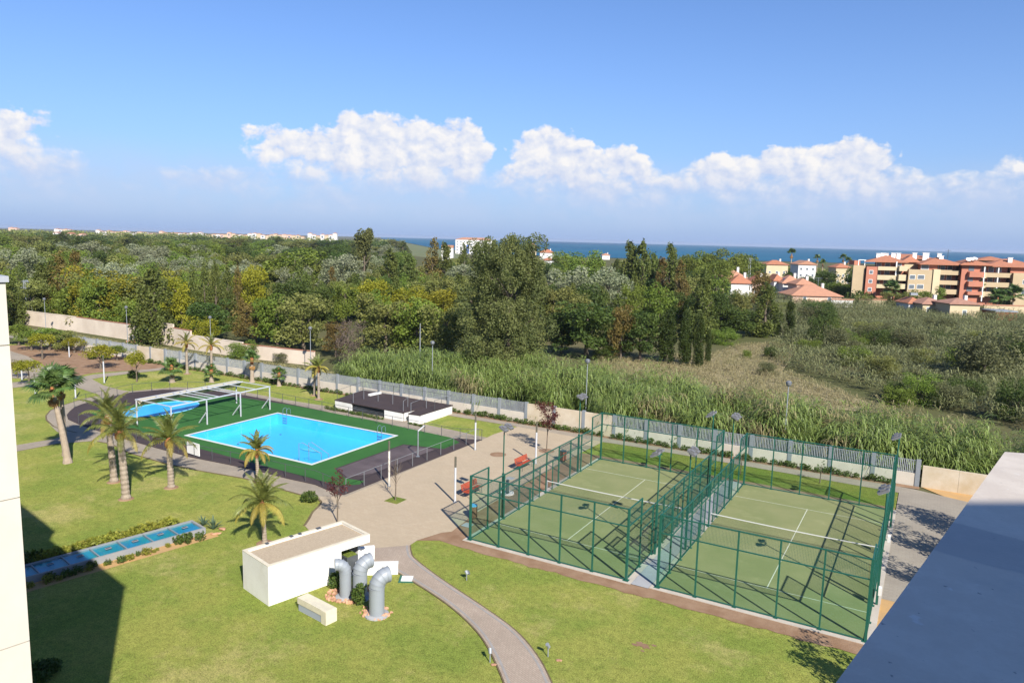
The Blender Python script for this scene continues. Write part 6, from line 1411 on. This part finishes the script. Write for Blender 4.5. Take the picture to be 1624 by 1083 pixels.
# distant town along the left horizon
r3 = random.Random(8); town = [(487, 534, 368, 'large distant white block with orange roof, right end of the far town'), (462, 482, 371, 'pale distant block just left of the largest one')]
for k, (a, b_, top) in enumerate([(12, 26, 357.5), (76, 92, 367), (92, 104, 369), (104, 112, 368), (117, 129, 369), (84, 112, 361), (150, 168, 363), (168, 186, 364), (186, 206, 364.5), (206, 226, 366), (217, 240, 367), (234, 246, 369), (252, 276, 365), (276, 300, 366.5), (300, 326, 367), (326, 342, 368.5), (342, 372, 367.5), (372, 392, 369), (392, 420, 368), (420, 446, 368.5), (446, 462, 370)]):
    words = ['white', 'cream', 'pale pink', 'sandy', 'whitish'][k % 5]
    town.append((a, b_, top, f'{words} distant houses of the far town, number {k+1} from the left' if False else None))
names = ['tiny white house at the far left end of the horizon', 'cream house low left of the far town', 'rust roofed cream house of the low left group', 'small white house of the low left group', 'pale house at the right of the low left group', 'long white shed roofline above the low left group', 'white block left of the dark far tree clump', 'sandy block just right of the first white block', 'pale terrace behind the dark far tree clump', 'whitish block right of the dark tree clump', 'bluish white gabled house, left one', 'bluish white gabled house, right one', 'wide white block left of the orange terraces', 'pale orange terrace at the left of its row', 'second pale orange terrace of the row', 'narrow orange house between terraces', 'long orange terrace in the middle of the far town', 'cream house beside the long orange terrace', 'orange tiled terrace towards the right of the far town', 'last orange terrace before the pale block', 'small gabled house beside the pale block']
town = town[:2]+[(a[0], a[1], a[2], names[i]) for i, a in enumerate(town[2:])]
for i, (a, b_, top, lab) in enumerate(town):
    hor = 374.5+((a+b_)/2-600)*.02637; base = hor+(10 if i not in (3, 4, 5, 6) else 19)
    block(a, b_, base, top, [W_white, W_cream, W_pink, W_white][i % 4], [M_roofp, M_roof][i % 2], lab, 3 if b_-a < 20 else 5, 14, far=True)
# ---- the tan and terracotta apartments on the right ------------------------------
pm = at(1455, 485); D = 246.0; s = D/1178.998; cen = Vector((0, 0, CAMZ))+pray(1455, 397)/1178.998*D
t = thing('apartment_complex', 'large tan and terracotta apartment complex with orange roofs at the right', 'building', (cen.x, cen.y, 0), YAW)
def X(px): return (px-1455)*s
def Z(px, py): return CAMZ-(py-(374.5+(px-600)*.02637))*s
def bx_(nm, px0, px1, py0, py1, y0, y1, m, zb=None): MB().box(X(px0), y0, max(0, Z((px0+px1)/2, py1)) if zb is None else zb, X(px1), y1, Z((px0+px1)/2, py0)).build(nm, m, t)
bx_('wall', 1356, 1375, 422, 500, 0, 14, W_tan, 0); bx_('wall', 1375, 1392.5, 424, 500, -1.0, 13, W_terra, 0)
for y_ in (432.5, 447, 460): window(t, X(1382.5), -1.0, Z(1382, y_), 1.3, 1.3)
bx_('wall', 1392.5, 1424, 418, 500, 2.2, 13, W_terra, 0)
for (a, b_) in ((424.0, 429.8), (437.5, 445), (452, 458)):
    bx_('balcony', 1392.5, 1424, a, b_, -1.2, .1, W_cream); bx_('balcony', 1424, 1437, a-1, b_+1, -2.2, .3, W_yel); bx_('floor_slab', 1392.5, 1436, b_-.8, b_, .1, 2.2, W_cream)
for f, y_ in enumerate((421, 434.5, 448.5)):
    for px in (1401, 1415, 1430): window(t, X(px), 2.2 if px < 1424 else .9, Z(px, y_), 1.8, 1.9)
bx_('wall', 1424, 1437, 417, 500, .9, 13, W_terra, 0); bx_('column', 1421, 1422.5, 416, 460, -1.1, -.7, M_fr)
bx_('wall', 1437, 1475, 428.5, 500, -3, 13, W_tan, 0); bx_('wall', 1475, 1486, 428.0, 500, -3.4, 13, W_yel, 0)
for y_ in (440, 455):
    for px in (1443.5, 1457): window(t, X(px), -3, Z(px, y_), 1.9 if px < 1450 else 2.3, 1.5)
bx_('wall', 1460, 1487, 421, 432, -1, 12, W_terra)
window(t, X(1467), -1, Z(1467, 424), 2.6, 1.9)
bx_('wall', 1486, 1521, 420.5, 500, 1.4, 13, W_terra, 0)
for (a, b_) in ((429.5, 437), (446, 452.5), (460, 467.5)): bx_('balcony', 1486, 1521, a, b_, -1.6, -.3, W_tan); bx_('floor_slab', 1486, 1521, b_-.8, b_, -.3, 1.4, W_tan)
for y_ in (425.5, 441, 456):
    for px in (1491, 1501.5, 1513): window(t, X(px), 1.4, Z(px, y_), 1.7, 1.9)
bx_('wall', 1521, 1552, 420, 500, -2.6, 13, W_terra, 0)
for (a, b_) in ((432, 440), (447, 455), (463, 468)): bx_('balcony', 1530, 1553, a, b_, -4.0, -2.6, W_terra)
for y_ in (427, 443.5, 459): bx_('opening', 1531.5, 1540, y_-3.6, y_+3.6, -2.68, -2.61, M_win)
bx_('column', 1552.5, 1554, 424, 478, -3.9, -3.5, M_fr)
bx_('wall', 1554, 1602, 424, 500, 1.0, 13, W_terra, 0)
for (a, b_) in ((434, 441), (449, 456.5), (464, 471)): bx_('balcony', 1560, 1602, a, b_, -2.0, -.7, W_tan); bx_('balcony', 1554, 1561, a-1, b_+1, -2.6, -.8, W_cream); bx_('floor_slab', 1554, 1602, b_-.8, b_, -.7, 1.0, W_tan)
for y_ in (428.5, 445, 460.5):
    for px in (1566, 1578, 1590): window(t, X(px), 1.0, Z(px, y_), 1.8, 1.9)
for px in (1580.5,): bx_('column', px, px+1.6, 426, 478, -1.9, -1.5, M_fr)
bx_('wall', 1602, 1650, 434.5, 500, -3, 13, W_tan, 0); bx_('wall', 1606, 1650, 424, 435, 0, 12, W_terra)
for y_ in (448, 463.5):
    for px in (1622, 1638): window(t, X(px), -3, Z(px, y_), 2.0, 1.5)
for (a, b_, y0, y1, e, r, m_) in ((1377, 1440, .5, 15, 416.5, 406.5, M_roof), (1436, 1462, 6, 22, 417, 407.5, M_roof), (1457, 1524, -2, 13, 420.5, 409.5, M_roof), (1517, 1566, -3.5, 13, 421, 412.3, M_roof), (1562, 1652, -1, 15, 424.5, 412.8, M_roof), (1400, 1500, 24, 40, 412.5, 405.5, M_roof), (1575, 1624, 24, 38, 416, 409.8, M_roof)):
    b = MB(); zc = Z((a+b_)/2, e); hip(b, X(a), y0, X(b_), y1, zc, Z((a+b_)/2, r)-zc, .6); b.build('roof', m_, t)
    if y0 > 5: MB().box(X(a)+.3, y0+.3, 0, X(b_)-.3, y1-.3, zc-.2).build('wall', W_cream, t)
for px, py, y_ in ((1396, 404, 8), (1404, 403.5, 9), (1409, 404, 9), (1421, 403.5, 10), (1457, 403.5, 12), (1475, 403.5, 14), (1496, 408, 3), (1503, 404.5, 20), (1607, 411, 3), (1433, 404, 20), (1484, 404, 24)):
    MB().box(X(px)-.7, y_, Z(px, py)-2.6, X(px)+.7, y_+1.3, Z(px, py)).box(X(px)-.9, y_-.2, Z(px, py), X(px)+.9, y_+1.5, Z(px, py)+.15).build('chimney', M_fr, t)
for k in range(3): MB().tube([(X(1531)+k*1.1, -1.5, Z(1531, 416)), (X(1531)+k*1.1, -2.2, Z(1531, 412.5)+.2*k)], [.2, .8], 8).build('satellite_dish', M_fr, t)
MB().tube([(X(1504), 0, Z(1504, 412)), (X(1504), 0, Z(1504, 397))], .08, 4).bar((X(1504)-1, 0, Z(1504, 399)), (X(1504)+1, 0, Z(1504, 399)), .08).build('aerial', M_darkm, t)
def shear():
    for o in t.children:
        if o.name.startswith('window'): continue
        for v in o.data.vertices:
            if v.co.y > 0: v.co.x += .44*v.co.y
shear()
# pergola frame on the left roof corner
for px in (1364, 1374): bx_('roof_frame', px, px+1, 413.5, 422, .4, .6, M_fr)
bx_('roof_frame', 1364, 1376, 413, 414, .4, .7, M_fr); bx_('wall', 1365.5, 1375, 415, 422, 4, 8, W_terra)
# green trees at the foot of the apartments
for k in [('olive', 1420, 487, 463, 60, 'wide green tree under the first balconies of the apartments'), ('dark', 1354, 470, 420, 40, 'dark garden tree left of the apartments'), ('lime', 1452, 487, 458, 52, 'green tree hiding the ground floor of the tan block'), ('lime', 1484, 484, 452, 28, 'fresh green tree between two palms'), ('dark', 1588, 492, 460, 40, 'dark green tree in front of the right balconies'), ('dark', 1310, 462, 428, 44, 'dark tree before the cream villa'), ('lime', 1330, 470, 446, 40, 'green tree at the left of the garden wall'), ('olive', 1368, 486, 466, 30, 'small olive bush by the garden wall')]:
    tpx(*k)
# ---- humid air ------------------------------------------------------------------
def haze(dens, col):
    m = bpy.data.materials.new('haze_air'); m.use_nodes = True; g = NT(m.node_tree); g.N.clear(); o = g.n('ShaderNodeOutputMaterial'); v = g.n('ShaderNodeVolumePrincipled')
    v.inputs['Color'].default_value = (*col, 1); v.inputs['Density'].default_value = dens; v.inputs['Anisotropy'].default_value = .2
    g.L.new(v.outputs[0], o.inputs['Volume'])
    b = MB().box(-11000, -11000, -2.0, 11000, 11000, 27); ob = b.build('haze', m); ob['kind'] = 'stuff'; ob['label'] = 'thin humid air over the land and the sea'
if HAZE: haze(HAZE, (.80, .88, 1.0))
